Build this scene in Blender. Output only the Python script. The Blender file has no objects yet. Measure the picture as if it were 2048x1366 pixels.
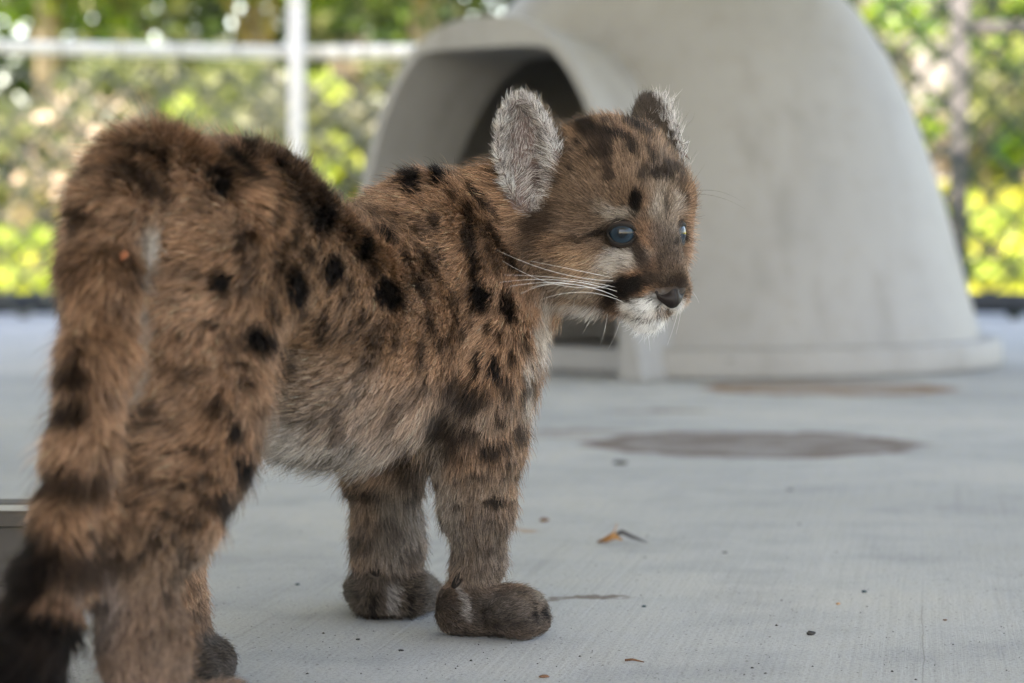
import bpy, bmesh, math, random
import numpy as np
from mathutils import Vector, Matrix, kdtree
from mathutils.bvhtree import BVHTree

R = math.radians
rng = np.random.default_rng(7)
random.seed(7)
S = bpy.context.scene
COL = S.collection

# ------------------------------------------------------------------ camera
CAM_H, FPX, HOR = 0.246, 4836.0, 480.0
PITCH = math.atan((683.0 - HOR) / FPX)
cd = bpy.data.cameras.new('camera')
cd.sensor_width = 36.0
cd.lens = FPX / 2048 * 36.0
cd.clip_start, cd.clip_end = 0.05, 600.0
cd.dof.use_dof = True
cd.dof.focus_distance = 1.44
cd.dof.aperture_fstop = 7.6
cam = bpy.data.objects.new('camera', cd)
cam.location = (0, 0, CAM_H)
cam.rotation_euler = (R(90) - PITCH, 0, 0)
COL.objects.link(cam)
S.camera = cam

# ------------------------------------------------------------------ sky, sun, exposure
SUN_EL, SUN_AZ = 50.0, 200.0          # azimuth measured clockwise from +Y (behind the camera, a little to the left)
w = bpy.data.worlds.new('World')
S.world = w
w.use_nodes = True
nt = w.node_tree
nt.nodes.clear()
sky = nt.nodes.new('ShaderNodeTexSky')
sky.sky_type = 'NISHITA'
sky.sun_disc = False
sky.sun_elevation = R(SUN_EL)
sky.sun_rotation = R(SUN_AZ)
bg = nt.nodes.new('ShaderNodeBackground')
bg.inputs['Strength'].default_value = 0.15
wo = nt.nodes.new('ShaderNodeOutputWorld')
nt.links.new(sky.outputs[0], bg.inputs[0])
nt.links.new(bg.outputs[0], wo.inputs[0])
ld = bpy.data.lights.new('sun', 'SUN')
ld.energy = 3.8
ld.angle = R(0.5)
ld.color = (1.0, 0.94, 0.84)
sun = bpy.data.objects.new('sun', ld)
sd = Vector((math.sin(R(SUN_AZ)) * math.cos(R(SUN_EL)), math.cos(R(SUN_AZ)) * math.cos(R(SUN_EL)), math.sin(R(SUN_EL))))
sun.rotation_euler = sd.to_track_quat('Z', 'Y').to_euler()
sun.location = sd * 40
COL.objects.link(sun)
S.view_settings.view_transform = 'Standard'
S.view_settings.look = 'None'
S.view_settings.gamma = 1
S.view_settings.use_curve_mapping = False
S.view_settings.exposure = 2.82
S.view_settings.use_white_balance = True      # balanced for the shade, as the photograph is
S.view_settings.white_balance_temperature = 8200
S.view_settings.white_balance_tint = 16
S.cycles.max_bounces = 10
S.cycles.diffuse_bounces = 4
S.cycles.transparent_max_bounces = 12
S.cycles.use_denoising = True
S.cycles.sample_clamp_indirect = 6.0


# ------------------------------------------------------------------ helpers
def P(px, py, Y):
    """the point of the place at depth Y seen at photograph pixel px, py"""
    dx, dz = (px - 1024.0) / FPX, (683.0 - py) / FPX
    c, s = math.cos(PITCH), math.sin(PITCH)
    y = c + dz * s
    z = -s + dz * c
    return np.array([dx / y * Y, Y, CAM_H + z / y * Y])


def G(px, py):
    """the point of the floor seen at a pixel"""
    Y = 1.0
    a = P(px, py, 1.0)
    Y = CAM_H / (CAM_H - a[2])
    p = P(px, py, Y)
    p[2] = 0
    return p


def proj(p):
    p = np.asarray(p)
    c, s = math.cos(PITCH), math.sin(PITCH)
    x, y, z = p[..., 0], p[..., 1], p[..., 2] - CAM_H
    yy = y * c - z * s
    zz = y * s + z * c
    return 1024 + x / yy * FPX, 683 - zz / yy * FPX


def mat(name, base=(.5, .5, .5), rough=.6, metal=0.0, spec=.5, coat=0.0):
    m = bpy.data.materials.new(name)
    m.use_nodes = True
    b = m.node_tree.nodes['Principled BSDF']
    b.inputs['Base Color'].default_value = (*base, 1)
    b.inputs['Roughness'].default_value = rough
    b.inputs['Metallic'].default_value = metal
    b.inputs['Specular IOR Level'].default_value = spec
    b.inputs['Coat Weight'].default_value = coat
    return m, m.node_tree, b


def ramp(t, fac, stops):
    r = t.nodes.new('ShaderNodeValToRGB')
    el = r.color_ramp.elements
    while len(el) < len(stops):
        el.new(0.5)
    for e, (p, c) in zip(el, stops):
        e.position = p
        e.color = (*c, 1) if len(c) == 3 else c
    t.links.new(fac, r.inputs[0])
    return r.outputs[0]


def tex(t, kind, scale, vec=None, **kw):
    n = t.nodes.new('ShaderNodeTex' + kind)
    n.inputs['Scale'].default_value = scale
    for k, v in kw.items():
        n.inputs[k].default_value = v
    if vec is not None:
        t.links.new(vec, n.inputs['Vector'])
    return n


def mix(t, fac, a, b, mode='MIX'):
    n = t.nodes.new('ShaderNodeMix')
    n.data_type = 'RGBA'
    n.blend_type = mode
    for i, v in ((0, fac), (6, a), (7, b)):
        if isinstance(v, (int, float)):
            n.inputs[i].default_value = v
        elif isinstance(v, tuple):
            n.inputs[i].default_value = (*v, 1)
        else:
            t.links.new(v, n.inputs[i])
    return n.outputs[2]


def mth(t, op, a, b=None, c=None, clamp=False):
    n = t.nodes.new('ShaderNodeMath')
    n.operation = op
    n.use_clamp = clamp
    for i, v in ((0, a), (1, b), (2, c)):
        if v is None:
            continue
        if isinstance(v, (int, float)):
            n.inputs[i].default_value = v
        else:
            t.links.new(v, n.inputs[i])
    return n.outputs[0]


def geo_pos(t):
    return t.nodes.new('ShaderNodeNewGeometry').outputs['Position']


def obj_coord(t):
    return t.nodes.new('ShaderNodeTexCoord').outputs['Object']


def bump(t, b, h, strength=.3, dist=.002):
    n = t.nodes.new('ShaderNodeBump')
    n.inputs['Strength'].default_value = strength
    n.inputs['Distance'].default_value = dist
    t.links.new(h, n.inputs['Height'])
    t.links.new(n.outputs[0], b.inputs['Normal'])


def mesh_obj(name, V, F, m, parent=None, smooth=True, loc=None):
    me = bpy.data.meshes.new(name)
    me.from_pydata([tuple(v) for v in V], [], [tuple(f) for f in F])
    me.validate()
    me.update()
    if smooth:
        me.polygons.foreach_set('use_smooth', [True] * len(me.polygons))
    if m is not None:
        me.materials.append(m)
    o = bpy.data.objects.new(name, me)
    COL.objects.link(o)
    if loc is not None:
        o.location = loc
    if parent is not None:
        o.parent = parent
        o.matrix_parent_inverse = Matrix.Translation(-Vector(parent.location))
    return o


def empty(name, loc, label, cat, group=None):
    o = bpy.data.objects.new(name, None)
    o.location = loc
    o.empty_display_size = 0.05
    COL.objects.link(o)
    tag(o, label, cat, group)
    return o


def tag(o, label, cat, group=None):
    o['label'] = label
    o['category'] = cat
    if group:
        o['group'] = group
    return o


def structure(o):
    o['kind'] = 'structure'
    return o


class MB:
    def __init__(s):
        s.V, s.F = [], []

    def add(s, V, F):
        n = len(s.V)
        s.V += [tuple(map(float, v)) for v in V]
        s.F += [tuple(i + n for i in f) for f in F]

    def box(s, lo, hi):
        x0, y0, z0 = lo
        x1, y1, z1 = hi
        V = [(x0, y0, z0), (x1, y0, z0), (x1, y1, z0), (x0, y1, z0), (x0, y0, z1), (x1, y0, z1), (x1, y1, z1), (x0, y1, z1)]
        s.add(V, [(3, 2, 1, 0), (4, 5, 6, 7), (0, 1, 5, 4), (1, 2, 6, 5), (2, 3, 7, 6), (3, 0, 4, 7)])

    def tube(s, pts, rad, n=8, cap=True):
        pts = [Vector(p) for p in pts]
        if not hasattr(rad, '__len__'):
            rad = [rad] * len(pts)
        V, F = [], []
        up = Vector((0, 0, 1))
        prev = None
        for i, p in enumerate(pts):
            a = pts[max(i - 1, 0)]
            b = pts[min(i + 1, len(pts) - 1)]
            t = (b - a).normalized()
            if prev is None:
                x = t.orthogonal().normalized()
            else:
                x = (prev - t * prev.dot(t)).normalized()
            prev = x
            y = t.cross(x)
            for k in range(n):
                an = 2 * math.pi * k / n
                V.append(p + (x * math.cos(an) + y * math.sin(an)) * rad[i])
        for i in range(len(pts) - 1):
            for k in range(n):
                k2 = (k + 1) % n
                F.append((i * n + k, i * n + k2, (i + 1) * n + k2, (i + 1) * n + k))
        if cap:
            F.append(tuple(range(n))[::-1])
            F.append(tuple((len(pts) - 1) * n + k for k in range(n)))
        s.add(V, F)

    def sphere(s, c, r, nu=16, nv=10, M=None):
        V, F = [], []
        for j in range(nv + 1):
            th = math.pi * j / nv
            for i in range(nu):
                ph = 2 * math.pi * i / nu
                v = Vector((math.sin(th) * math.cos(ph), math.sin(th) * math.sin(ph), math.cos(th)))
                v = Vector((v.x * r[0], v.y * r[1], v.z * r[2])) if hasattr(r, '__len__') else v * r
                if M is not None:
                    v = M @ v
                V.append(Vector(c) + v)
        for j in range(nv):
            for i in range(nu):
                i2 = (i + 1) % nu
                F.append((j * nu + i, (j + 1) * nu + i, (j + 1) * nu + i2, j * nu + i2))
        s.add(V, F)

    def build(s, name, m, parent=None, smooth=True):
        return mesh_obj(name, s.V, s.F, m, parent, smooth)


def vnoise(p, seed=0):
    """value noise, numpy, -1..1"""
    p = np.asarray(p, dtype=np.float64)
    i = np.floor(p).astype(np.int64)
    f = p - i
    f = f * f * (3 - 2 * f)

    def h(ix, iy, iz):
        n = (ix * 73856093) ^ (iy * 19349663) ^ (iz * 83492791) ^ (seed * 2654435761)
        n = (n ^ (n >> 13)) * 1274126177 & 0x7fffffff
        n = (n ^ (n >> 16)) & 0xffffff
        return n / float(0xffffff) * 2 - 1
    r = 0
    for dx in (0, 1):
        for dy in (0, 1):
            for dz in (0, 1):
                wgt = (f[..., 0] if dx else 1 - f[..., 0]) * (f[..., 1] if dy else 1 - f[..., 1]) * (f[..., 2] if dz else 1 - f[..., 2])
                r = r + wgt * h(i[..., 0] + dx, i[..., 1] + dy, i[..., 2] + dz)
    return r


# ================================================================== SETTING
# ---- concrete slab
mc, t, b = mat('concrete', rough=.85, spec=.3)
pos = geo_pos(t)
rot = t.nodes.new('ShaderNodeMapping')
rot.vector_type = 'POINT'
rot.inputs['Rotation'].default_value = (0, 0, R(9.7))
t.links.new(pos, rot.inputs['Vector'])
rv = rot.outputs[0]
st = t.nodes.new('ShaderNodeMapping')
st.inputs['Scale'].default_value = (1, .02, 1)
t.links.new(rv, st.inputs['Vector'])
big = tex(t, 'Noise', 1.7, pos, Detail=5, Roughness=.55)
midn = tex(t, 'Noise', 9, pos, Detail=5, Roughness=.6)
fine = tex(t, 'Noise', 420, pos, Detail=3, Roughness=.7)
broom = tex(t, 'Noise', 260, st.outputs[0], Detail=2, Roughness=.6)
broom2 = tex(t, 'Noise', 75, st.outputs[0], Detail=2, Roughness=.6)
pits = tex(t, 'Voronoi', 330, pos)
c1 = ramp(t, big.outputs[0], [(.32, (.345, .353, .357)), (.5, (.42, .425, .425)), (.68, (.47, .463, .445))])
c2 = ramp(t, midn.outputs[0], [(.3, (.80, .81, .83)), (.52, (1, 1, 1)), (.75, (1.03, 1.01, .97))])
c = mix(t, 1.0, c1, c2, 'MULTIPLY')
c = mix(t, .8, c, ramp(t, fine.outputs[0], [(.35, (.62, .6, .6)), (.5, (1, 1, 1)), (.66, (1, 1, 1)), (.78, (1.35, 1.35, 1.35))]), 'MULTIPLY')
c = mix(t, .35, c, ramp(t, broom2.outputs[0], [(.30, (.78, .77, .76)), (.36, (1, 1, 1))]), 'MULTIPLY')
c = mix(t, .3, c, ramp(t, broom.outputs[0], [(.35, (.8, .8, .8)), (.5, (1, 1, 1))]), 'MULTIPLY')
spk = tex(t, 'Voronoi', 95, pos)
c = mix(t, mth(t, 'LESS_THAN', spk.outputs['Distance'], .085), c, (.12, .11, .10))
warp = tex(t, 'Noise', 14, pos, Detail=4, Roughness=.65)
wv = t.nodes.new('ShaderNodeVectorMath')
wv.operation = 'MULTIPLY_ADD'
t.links.new(warp.outputs['Color'], wv.inputs[0])
wv.inputs[1].default_value = (.15, .15, 0)
t.links.new(pos, wv.inputs[2])


def stain(cx, cy, r0, wd, colr, amount, ax=1.0, ay=1.0, inner=.35, col=None):
    """a ring-shaped stain (r0 = ring radius, wd = its width) on the slab"""
    sx = t.nodes.new('ShaderNodeSeparateXYZ')
    t.links.new(wv.outputs[0], sx.inputs[0])
    dx = mth(t, 'MULTIPLY', mth(t, 'SUBTRACT', sx.outputs[0], cx + .075), 1 / ax)
    dy = mth(t, 'MULTIPLY', mth(t, 'SUBTRACT', sx.outputs[1], cy + .075), 1 / ay)
    d = mth(t, 'SQRT', mth(t, 'ADD', mth(t, 'MULTIPLY', dx, dx), mth(t, 'MULTIPLY', dy, dy)))
    ring = mth(t, 'SUBTRACT', 1.0, mth(t, 'DIVIDE', mth(t, 'ABSOLUTE', mth(t, 'SUBTRACT', d, r0)), wd), clamp=True)
    disc = mth(t, 'MULTIPLY', mth(t, 'LESS_THAN', d, r0), inner)
    m_ = mth(t, 'MAXIMUM', ring, disc)
    n_ = mth(t, 'MULTIPLY', m_, mth(t, 'MULTIPLY_ADD', midn.outputs[0], 1.6, -.15, clamp=True), clamp=True)
    return mix(t, mth(t, 'MULTIPLY', n_, amount, clamp=True), col, colr)


g1, g2 = G(1508, 888), G(1655, 777)
c = stain(g1[0], g1[1], .165, .04, (.15, .115, .10), 2.2, 1.05, 1.0, .55, c)
c = stain(g2[0], g2[1], .165, .04, (.20, .115, .06), 2.2, 1.1, .95, .4, c)
for (sx_, sy_, r_, ax_, am_, cl_) in ((1315, 822, .02, 2.6, 1.0, (.2, .17, .15)), (1125, 862, .02, 2.6, .8, (.22, .19, .17)), (1070, 874, .012, 3.0, 1.0, (.3, .2, .13)),
                                 (1048, 1058, .006, 2.2, .9, (.36, .25, .17)), (1150, 1196, .006, 2.8, 1.0, (.16, .13, .11)), (1186, 700, .05, 4.0, .5, (.2, .19, .19))):
    g = G(sx_, sy_)
    c = stain(g[0], g[1], r_, r_, cl_, am_ * 1.5, ax_, 1.0, 1.0, c)
# a hairline crack that runs with the broom marks
sx = t.nodes.new('ShaderNodeSeparateXYZ')
t.links.new(wv.outputs[0], sx.inputs[0])
sp_ = t.nodes.new('ShaderNodeSeparateXYZ')
t.links.new(pos, sp_.inputs[0])
wob = mth(t, 'MULTIPLY', mth(t, 'SUBTRACT', midn.outputs[0], .5), .006)
dl = mth(t, 'ABSOLUTE', mth(t, 'ADD', mth(t, 'SUBTRACT', sp_.outputs[0], mth(t, 'MULTIPLY', sp_.outputs[1], .171)), wob))
crk = mth(t, 'MULTIPLY', mth(t, 'LESS_THAN', dl, .00045), mth(t, 'LESS_THAN', sp_.outputs[1], 1.62))
c = mix(t, mth(t, 'MULTIPLY', crk, .35), c, (.13, .12, .11))
t.links.new(c, b.inputs['Base Color'])
hh = mth(t, 'ADD', mth(t, 'MULTIPLY', broom.outputs[0], .6), mth(t, 'ADD', mth(t, 'MULTIPLY', fine.outputs[0], .7), mth(t, 'MULTIPLY', broom2.outputs[0], .5)))
bump(t, b, hh, .45, .0012)

slab = MB()
slab.box((-4.5, -6, -.12), (4.5, 8.15, 0))
structure(slab.build('concrete_floor', mc, smooth=False))

# ---- lawn and terrain, one sheet to the horizon
mg, t, b = mat('lawn_grass', rough=.9, spec=.15)
pos = geo_pos(t)
n1 = tex(t, 'Noise', 1.1, pos, Detail=5, Roughness=.6)
n2 = tex(t, 'Noise', 35, pos, Detail=4, Roughness=.7)
c = ramp(t, n1.outputs[0], [(.3, (.20, .22, .02)), (.55, (.33, .33, .035)), (.72, (.40, .36, .09))])
c = mix(t, .6, c, ramp(t, n2.outputs[0], [(.3, (.55, .6, .4)), (.6, (1.1, 1.1, 1.05))]), 'MULTIPLY')
t.links.new(c, b.inputs['Base Color'])
bump(t, b, n2.outputs[0], .7, .03)


def ground_z(x, y):
    """low slab-side ground that rises into a grassy bank"""
    r = max(0.0, min(1.0, (y - 8.6) / 6.5))
    z = -.06 + .62 * (r * r * (3 - 2 * r))
    z += .05 * math.sin(x * 1.3 + y * .7) * r
    if y > 20:
        z += (y - 20) * .01
    return z


V, F = [], []
xs = [-300, -120, -50, -25, -14, -9, -7, -5.5, -4.6] + list(np.linspace(-4.3, 4.3, 30)) + [4.6, 5.5, 7, 9, 14, 25, 50, 120, 300]
ys = [-300, -120, -40, -15, -8, -3, 0, 4, 7, 8.05] + list(np.linspace(8.5, 16, 26)) + [18, 21, 26, 34, 50, 90, 180, 300]
for y in ys:
    for x in xs:
        z = ground_z(x, y) if y > 8.1 else -.06
        V.append((x, y, z))
nx_ = len(xs)
for j in range(len(ys) - 1):
    for i in range(nx_ - 1):
        F.append((j * nx_ + i, j * nx_ + i + 1, (j + 1) * nx_ + i + 1, (j + 1) * nx_ + i))
structure(mesh_obj('ground', V, F, mg))

# grass blades on the bank (one mass)
mgb, t, b = mat('grass_blade', rough=.6, spec=.3)
oi = geo_pos(t)
nn = tex(t, 'Noise', 3.0, oi, Detail=3)
t.links.new(ramp(t, nn.outputs[0], [(.3, (.20, .27, .015)), (.5, (.34, .38, .03)), (.7, (.46, .42, .09))]), b.inputs['Base Color'])
gb = MB()
for k in range(26000):
    x = random.uniform(-3.2, 3.6)
    y = 8.35 + 5.5 * random.random() ** 1.3
    z = ground_z(x, y)
    h = random.uniform(.04, .11)
    a = random.uniform(0, math.pi)
    wd = .006
    dx, dy = math.cos(a) * wd, math.sin(a) * wd
    lx, ly = random.uniform(-.04, .04), random.uniform(-.04, .04)
    gb.V += [(x - dx, y - dy, z), (x + dx, y + dy, z), (x + lx, y + ly, z + h)]
    n = len(gb.V)
    gb.F.append((n - 3, n - 2, n - 1))
g = gb.build('grass', mgb, smooth=False)
g['kind'] = 'stuff'
g['label'] = 'sunlit yellow green lawn behind the chain link fence'

# ---- shade roof over the slab (above the frame)
mr, t, b = mat('roof_panel', (.50, .49, .47), .7)
rf = MB()
rf.box((-3.4, -3.4, 2.45), (3.0, 6.75, 2.53))
roof = structure(rf.build('roof', mr, smooth=False))
wl = MB()
wl.box((-2.35, -3.3, -.05), (-2.25, 3.2, 2.449))      # added wall, unseen, that cuts the light from the left
structure(wl.build('wall', mat('added_wall', (.30, .29, .28), .85)[0], smooth=False))


# ================================================================== IGLOO DOG HOUSE
def plastic(name, base, rough=.5):
    m, t, b = mat(name, base, rough, spec=.35)
    p = obj_coord(t)
    n1 = tex(t, 'Noise', 3.0, p, Detail=6, Roughness=.6)
    n2 = tex(t, 'Noise', 160, p, Detail=3, Roughness=.6)
    cc = ramp(t, n1.outputs[0], [(.25, tuple(.84 * v for v in base)), (.5, base), (.75, tuple(1.08 * v for v in base))])
    n3 = tex(t, 'Noise', 22, p, Detail=5, Roughness=.7)
    cc = mix(t, .25, cc, ramp(t, n3.outputs[0], [(.35, (.72, .66, .6)), (.5, (1, 1, 1))]), 'MULTIPLY')
    t.links.new(cc, b.inputs['Base Color'])
    t.links.new(mth(t, 'MULTIPLY_ADD', n1.outputs[0], .3, rough - .12), b.inputs['Roughness'])
    smp = t.nodes.new('ShaderNodeMapping')
    smp.inputs['Scale'].default_value = (9, 9, 1.6)
    t.links.new(p, smp.inputs['Vector'])
    n4 = tex(t, 'Noise', 1.0, smp.outputs[0], Detail=5, Roughness=.65)
    cc = mix(t, .38, cc, ramp(t, n4.outputs[0], [(.30, (.60, .57, .54)), (.46, (1, 1, 1)), (.62, (1, 1, 1)), (.74, (1.12, 1.12, 1.12))]), 'MULTIPLY')
    t.links.new(cc, b.inputs['Base Color'])
    bump(t, b, n2.outputs[0], .15, .001)
    return m


mp = plastic('igloo_plastic', (.262, .254, .247), .55)
IC = np.array([.335, 4.86, 0.0])
IA = R(38)
ax_out = Vector((-math.sin(IA), -math.cos(IA), 0))     # the tunnel points this way
ax_side = Vector((math.cos(IA), -math.sin(IA), 0))
iglu = empty('igloo_dog_house', tuple(IC), 'big grey plastic igloo dog house with its dark arched entrance to the left', 'dog house')


def prof(off=0.0):
    pts = [(.595, .055), (.588, .09), (.558, .20), (.525, .32), (.492, .42), (.455, .52), (.412, .61), (.36, .69), (.29, .765), (.20, .82), (.10, .85), (.0, .858)]
    return [(max(r - off, 0), z - (off if z > .1 else 0)) for r, z in pts]


def lathe_solid(pr, z0, n=96):
    V, F = [], []
    pr = [(pr[0][0], z0)] + pr
    for r, z in pr[:-1]:
        for k in range(n):
            a = 2 * math.pi * k / n
            V.append((IC[0] + r * math.cos(a), IC[1] + r * math.sin(a), z))
    top = len(V)
    V.append((IC[0], IC[1], pr[-1][1]))
    for j in range(len(pr) - 2):
        for k in range(n):
            k2 = (k + 1) % n
            F.append((j * n + k, j * n + k2, (j + 1) * n + k2, (j + 1) * n + k))
    j = len(pr) - 2
    for k in range(n):
        F.append((j * n + k, j * n + (k + 1) % n, top))
    F.append(tuple(range(n))[::-1])
    return V, F


def arch(hw, h, z0=.0, n=36, flare=0.0):
    pts = []
    for i in range(n + 1):
        a = math.pi * i / n
        # superellipse arch
        cx, sz = math.cos(a), math.sin(a)
        x = math.copysign(abs(cx) ** .80, cx) * hw
        z = z0 + (sz ** .80) * (h - z0)
        pts.append((x * (1 + flare * math.exp(-(z / .10) ** 2)), z))
    return pts


def tunnel_solid(secs, top=9.0, flare=0.0):
    V, F = [], []
    n = None
    for (dist, hw, h, z0) in secs:
        a = arch(hw, h, z0, 36, flare)
        n = len(a)
        for x, z in a:
            p = Vector((IC[0], IC[1], 0)) + ax_out * dist + ax_side * x
            V.append((p.x, p.y, min(z, top)))
    for j in range(len(secs) - 1):
        for k in range(n - 1):
            F.append((j * n + k, j * n + k + 1, (j + 1) * n + k + 1, (j + 1) * n + k))
        F.append((j * n + n - 1, j * n, (j + 1) * n, (j + 1) * n + n - 1))
    F.append(tuple(range(n))[::-1])
    F.append(tuple((len(secs) - 1) * n + k for k in range(n)))
    return V, F


def raw(V, F):
    me = bpy.data.meshes.new('tmp')
    me.from_pydata([tuple(v) for v in V], [], F)
    bm = bmesh.new()
    bm.from_mesh(me)
    bmesh.ops.recalc_face_normals(bm, faces=bm.faces)
    bm.to_mesh(me)
    bm.free()
    o = bpy.data.objects.new('tmp', me)
    COL.objects.link(o)
    return o


A = raw(*lathe_solid(prof(), .05))
B = raw(*tunnel_solid([(.15, .285, .60, .003), (.45, .300, .625, .003), (.595, .312, .64, .003), (.612, .318, .648, .003), (.63, .318, .648, .003)], 9.0, .11))
Ci = raw(*lathe_solid(prof(.018), .035))
Di = raw(*tunnel_solid([(.10, .262, .575, -.01), (.45, .284, .605, -.01), (.66, .306, .636, -.01)], .592))
for o2, op in ((B, 'UNION'), (Ci, 'DIFFERENCE'), (Di, 'DIFFERENCE')):
    md = A.modifiers.new('b', 'BOOLEAN')
    md.object = o2
    md.operation = op
    md.solver = 'EXACT'
dg = bpy.context.evaluated_depsgraph_get()
me = bpy.data.meshes.new_from_object(A.evaluated_get(dg))
me.materials.clear()
me.materials.append(mp)
shell = bpy.data.objects.new('shell', me)
COL.objects.link(shell)
for o2 in (A, B, Ci, Di):
    bpy.data.objects.remove(o2)
me.polygons.foreach_set('use_smooth', [True] * len(me.polygons))
bv = shell.modifiers.new('bevel', 'BEVEL')
bv.width = .006
bv.segments = 2
bv.limit_method = 'ANGLE'
bv.angle_limit = R(50)
shell.modifiers.new('wn', 'WEIGHTED_NORMAL')
shell.parent = iglu
shell.matrix_parent_inverse = Matrix.Translation(-Vector(iglu.location))

# base flange (open at the tunnel mouth) and floor pan
a0 = math.atan2(ax_out.y, ax_out.x)
gap = R(27.6)
V, F = [], []
n = 90
rings = [(.57, .004), (.57, .052), (.626, .058), (.636, .052), (.642, .003)]
for i in range(n + 1):
    a = a0 + gap + (2 * math.pi - 2 * gap) * i / n
    for r, z in rings:
        V.append((IC[0] + r * math.cos(a), IC[1] + r * math.sin(a), z))
m5 = len(rings)
for i in range(n):
    for k in range(m5):
        k2 = (k + 1) % m5
        F.append((i * m5 + k, (i + 1) * m5 + k, (i + 1) * m5 + k2, i * m5 + k2))
F.append(tuple(range(m5)))
F.append(tuple(n * m5 + k for k in range(m5))[::-1])
fl_o = mesh_obj('base_flange', V, F, mp, iglu)
bq = fl_o.modifiers.new('bevel', 'BEVEL')
bq.width, bq.segments, bq.limit_method, bq.angle_limit = .004, 2, 'ANGLE', R(40)
pn = MB()
pn.tube([(IC[0], IC[1], .004), (IC[0], IC[1], .032)], .46, 64)
pn.build('floor_pan', mp, iglu, smooth=False)
# threshold of the tunnel
V, F = [], []
th = MB()
q0 = Vector((IC[0], IC[1], 0)) + ax_out * .40
for (d0, d1, hw, z0, z1) in ((.0, .075, .275, .004, .049),):
    V = []
    for dd in (d0, d1):
        for s_ in (-1, 1):
            for z in (z0, z1):
                p = q0 + ax_out * dd + ax_side * s_ * hw
                V.append((p.x, p.y, z))
    th.add(V, [(0, 1, 3, 2), (4, 6, 7, 5), (0, 4, 5, 1), (2, 3, 7, 6), (1, 5, 7, 3), (0, 2, 6, 4)])
thr = th.build('threshold', mp, iglu, smooth=False)
bvm = thr.modifiers.new('bevel', 'BEVEL')
bvm.width = .006
bvm.segments = 2
# drain plug on the flange, seen as the dark dot
mk, _, _ = mat('dark_rubber', (.02, .025, .03), .5)
g = P(1458, 739, 4.23)
pl = MB()
for (aa, rr) in ((None, .011),):
    d = Vector((g[0] - IC[0], g[1] - IC[1], 0)).normalized()
    c0 = Vector((IC[0], IC[1], .027)) + d * .62
    pl.tube([c0, c0 + d * .018], [rr, rr * .9], 14)
pl.build('drain_plug', mk, iglu)

# ================================================================== PLASTIC TRAY at the left edge
mt_ = plastic('tray_plastic', (.085, .078, .074), .5)
tray = empty('plastic_tray', (-.46, 1.66, 0), 'low dark grey plastic tray on the floor behind the tail', 'tray')


def rrect(x0, x1, y0, y1, r, z, n=6):
    pts = []
    for (cx, cy, a0) in ((x1 - r, y1 - r, 0), (x0 + r, y1 - r, 90), (x0 + r, y0 + r, 180), (x1 - r, y0 + r, 270)):
        for i in range(n + 1):
            a = R(a0 + 90 * i / n)
            pts.append((cx + r * math.cos(a), cy + r * math.sin(a), z))
    return pts


tx1 = (140 - 1024) / FPX * 1.62
secs = [(-.70, tx1 - .012, 1.600, 1.640, .014, .001), (-.705, tx1 - .008, 1.597, 1.643, .015, .016), (-.705, tx1 - .010, 1.600, 1.641, .014, .017), (-.712, tx1 - .004, 1.592, 1.65, .015, .056),
        (-.722, tx1 + .004, 1.583, 1.658, .018, .058), (-.724, tx1 + .005, 1.582, 1.660, .018, .066), (-.722, tx1 + .003, 1.584, 1.658, .018, .068), (-.712, tx1 - .006, 1.594, 1.648, .014, .066),
        (-.70, tx1 - .016, 1.604, 1.638, .012, .060), (-.5, -.49, 1.618, 1.622, .001, .060)]
V, F = [], []
for s_ in secs:
    V += rrect(*s_)
n = 28
for j in range(len(secs) - 1):
    for k in range(n):
        k2 = (k + 1) % n
        F.append((j * n + k, j * n + k2, (j + 1) * n + k2, (j + 1) * n + k))
F.append(tuple(range(n))[::-1])
mesh_obj('tray_body', V, F, mt_, tray, smooth=False)
pd = MB()
pd.box((-.69, 1.606, .0603), (tx1 - .020, 1.636, .0665))
ml, t, b = mat('tray_liner', (.46, .46, .45), .9)
pdo = pd.build('liner_pad', ml, tray, smooth=False)
bm_ = pdo.modifiers.new('bevel', 'BEVEL')
bm_.width = .002
bm_.segments = 3

# ================================================================== FENCES
mgal, t, b = mat('galvanised_pipe', (.5, .5, .5), .5, 0)
n1 = tex(t, 'Noise', 30, obj_coord(t), Detail=4)
t.links.new(ramp(t, n1.outputs[0], [(.3, (.46, .465, .47)), (.7, (.60, .60, .59))]), b.inputs['Base Color'])
mrl, _, _ = mat('bright_rail', (.66, .66, .65), .5)
mgw, _, _ = mat('galvanised_wire', (.09, .10, .095), .6, .2)
mgr, _, _ = mat('green_vinyl_wire', (.030, .050, .046), .6, spec=.2)
mdk, _, _ = mat('black_pipe', (.012, .017, .024), .6)


def chain_link(p0, p1, z0, z1, pitch, rad, m, parent, name='chain_link'):
    """woven zigzag wires between two plan points; pitch = width of one diamond"""
    p0, p1 = Vector((*p0, 0)), Vector((*p1, 0))
    L = (p1 - p0).length
    d = (p1 - p0) / L
    nrm = Vector((-d.y, d.x, 0))
    mb = MB()
    nw = int(L / (pitch / 2))
    h = pitch / 2
    rows = int((z1 - z0) / h)
    for i in range(nw):
        s0 = i * pitch / 2
        pts = []
        for r_ in range(rows + 1):
            s = s0 + (pitch / 2 if ((r_ + i) % 2) else 0) * 1.04
            off = rad * (1 if ((r_ + i) % 2) else -1) * .9
            q = p0 + d * s + nrm * off
            pts.append((q.x, q.y, z0 + r_ * h))
        mb.tube(pts, rad, 6, cap=False)
    o = mb.build(name, m, parent)
    o['kind'] = 'stuff'
    return o


def pipe(name, a, b_, r, m, parent, n=14):
    mb = MB()
    mb.tube([a, b_], r, n)
    return mb.build(name, m, parent)


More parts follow.
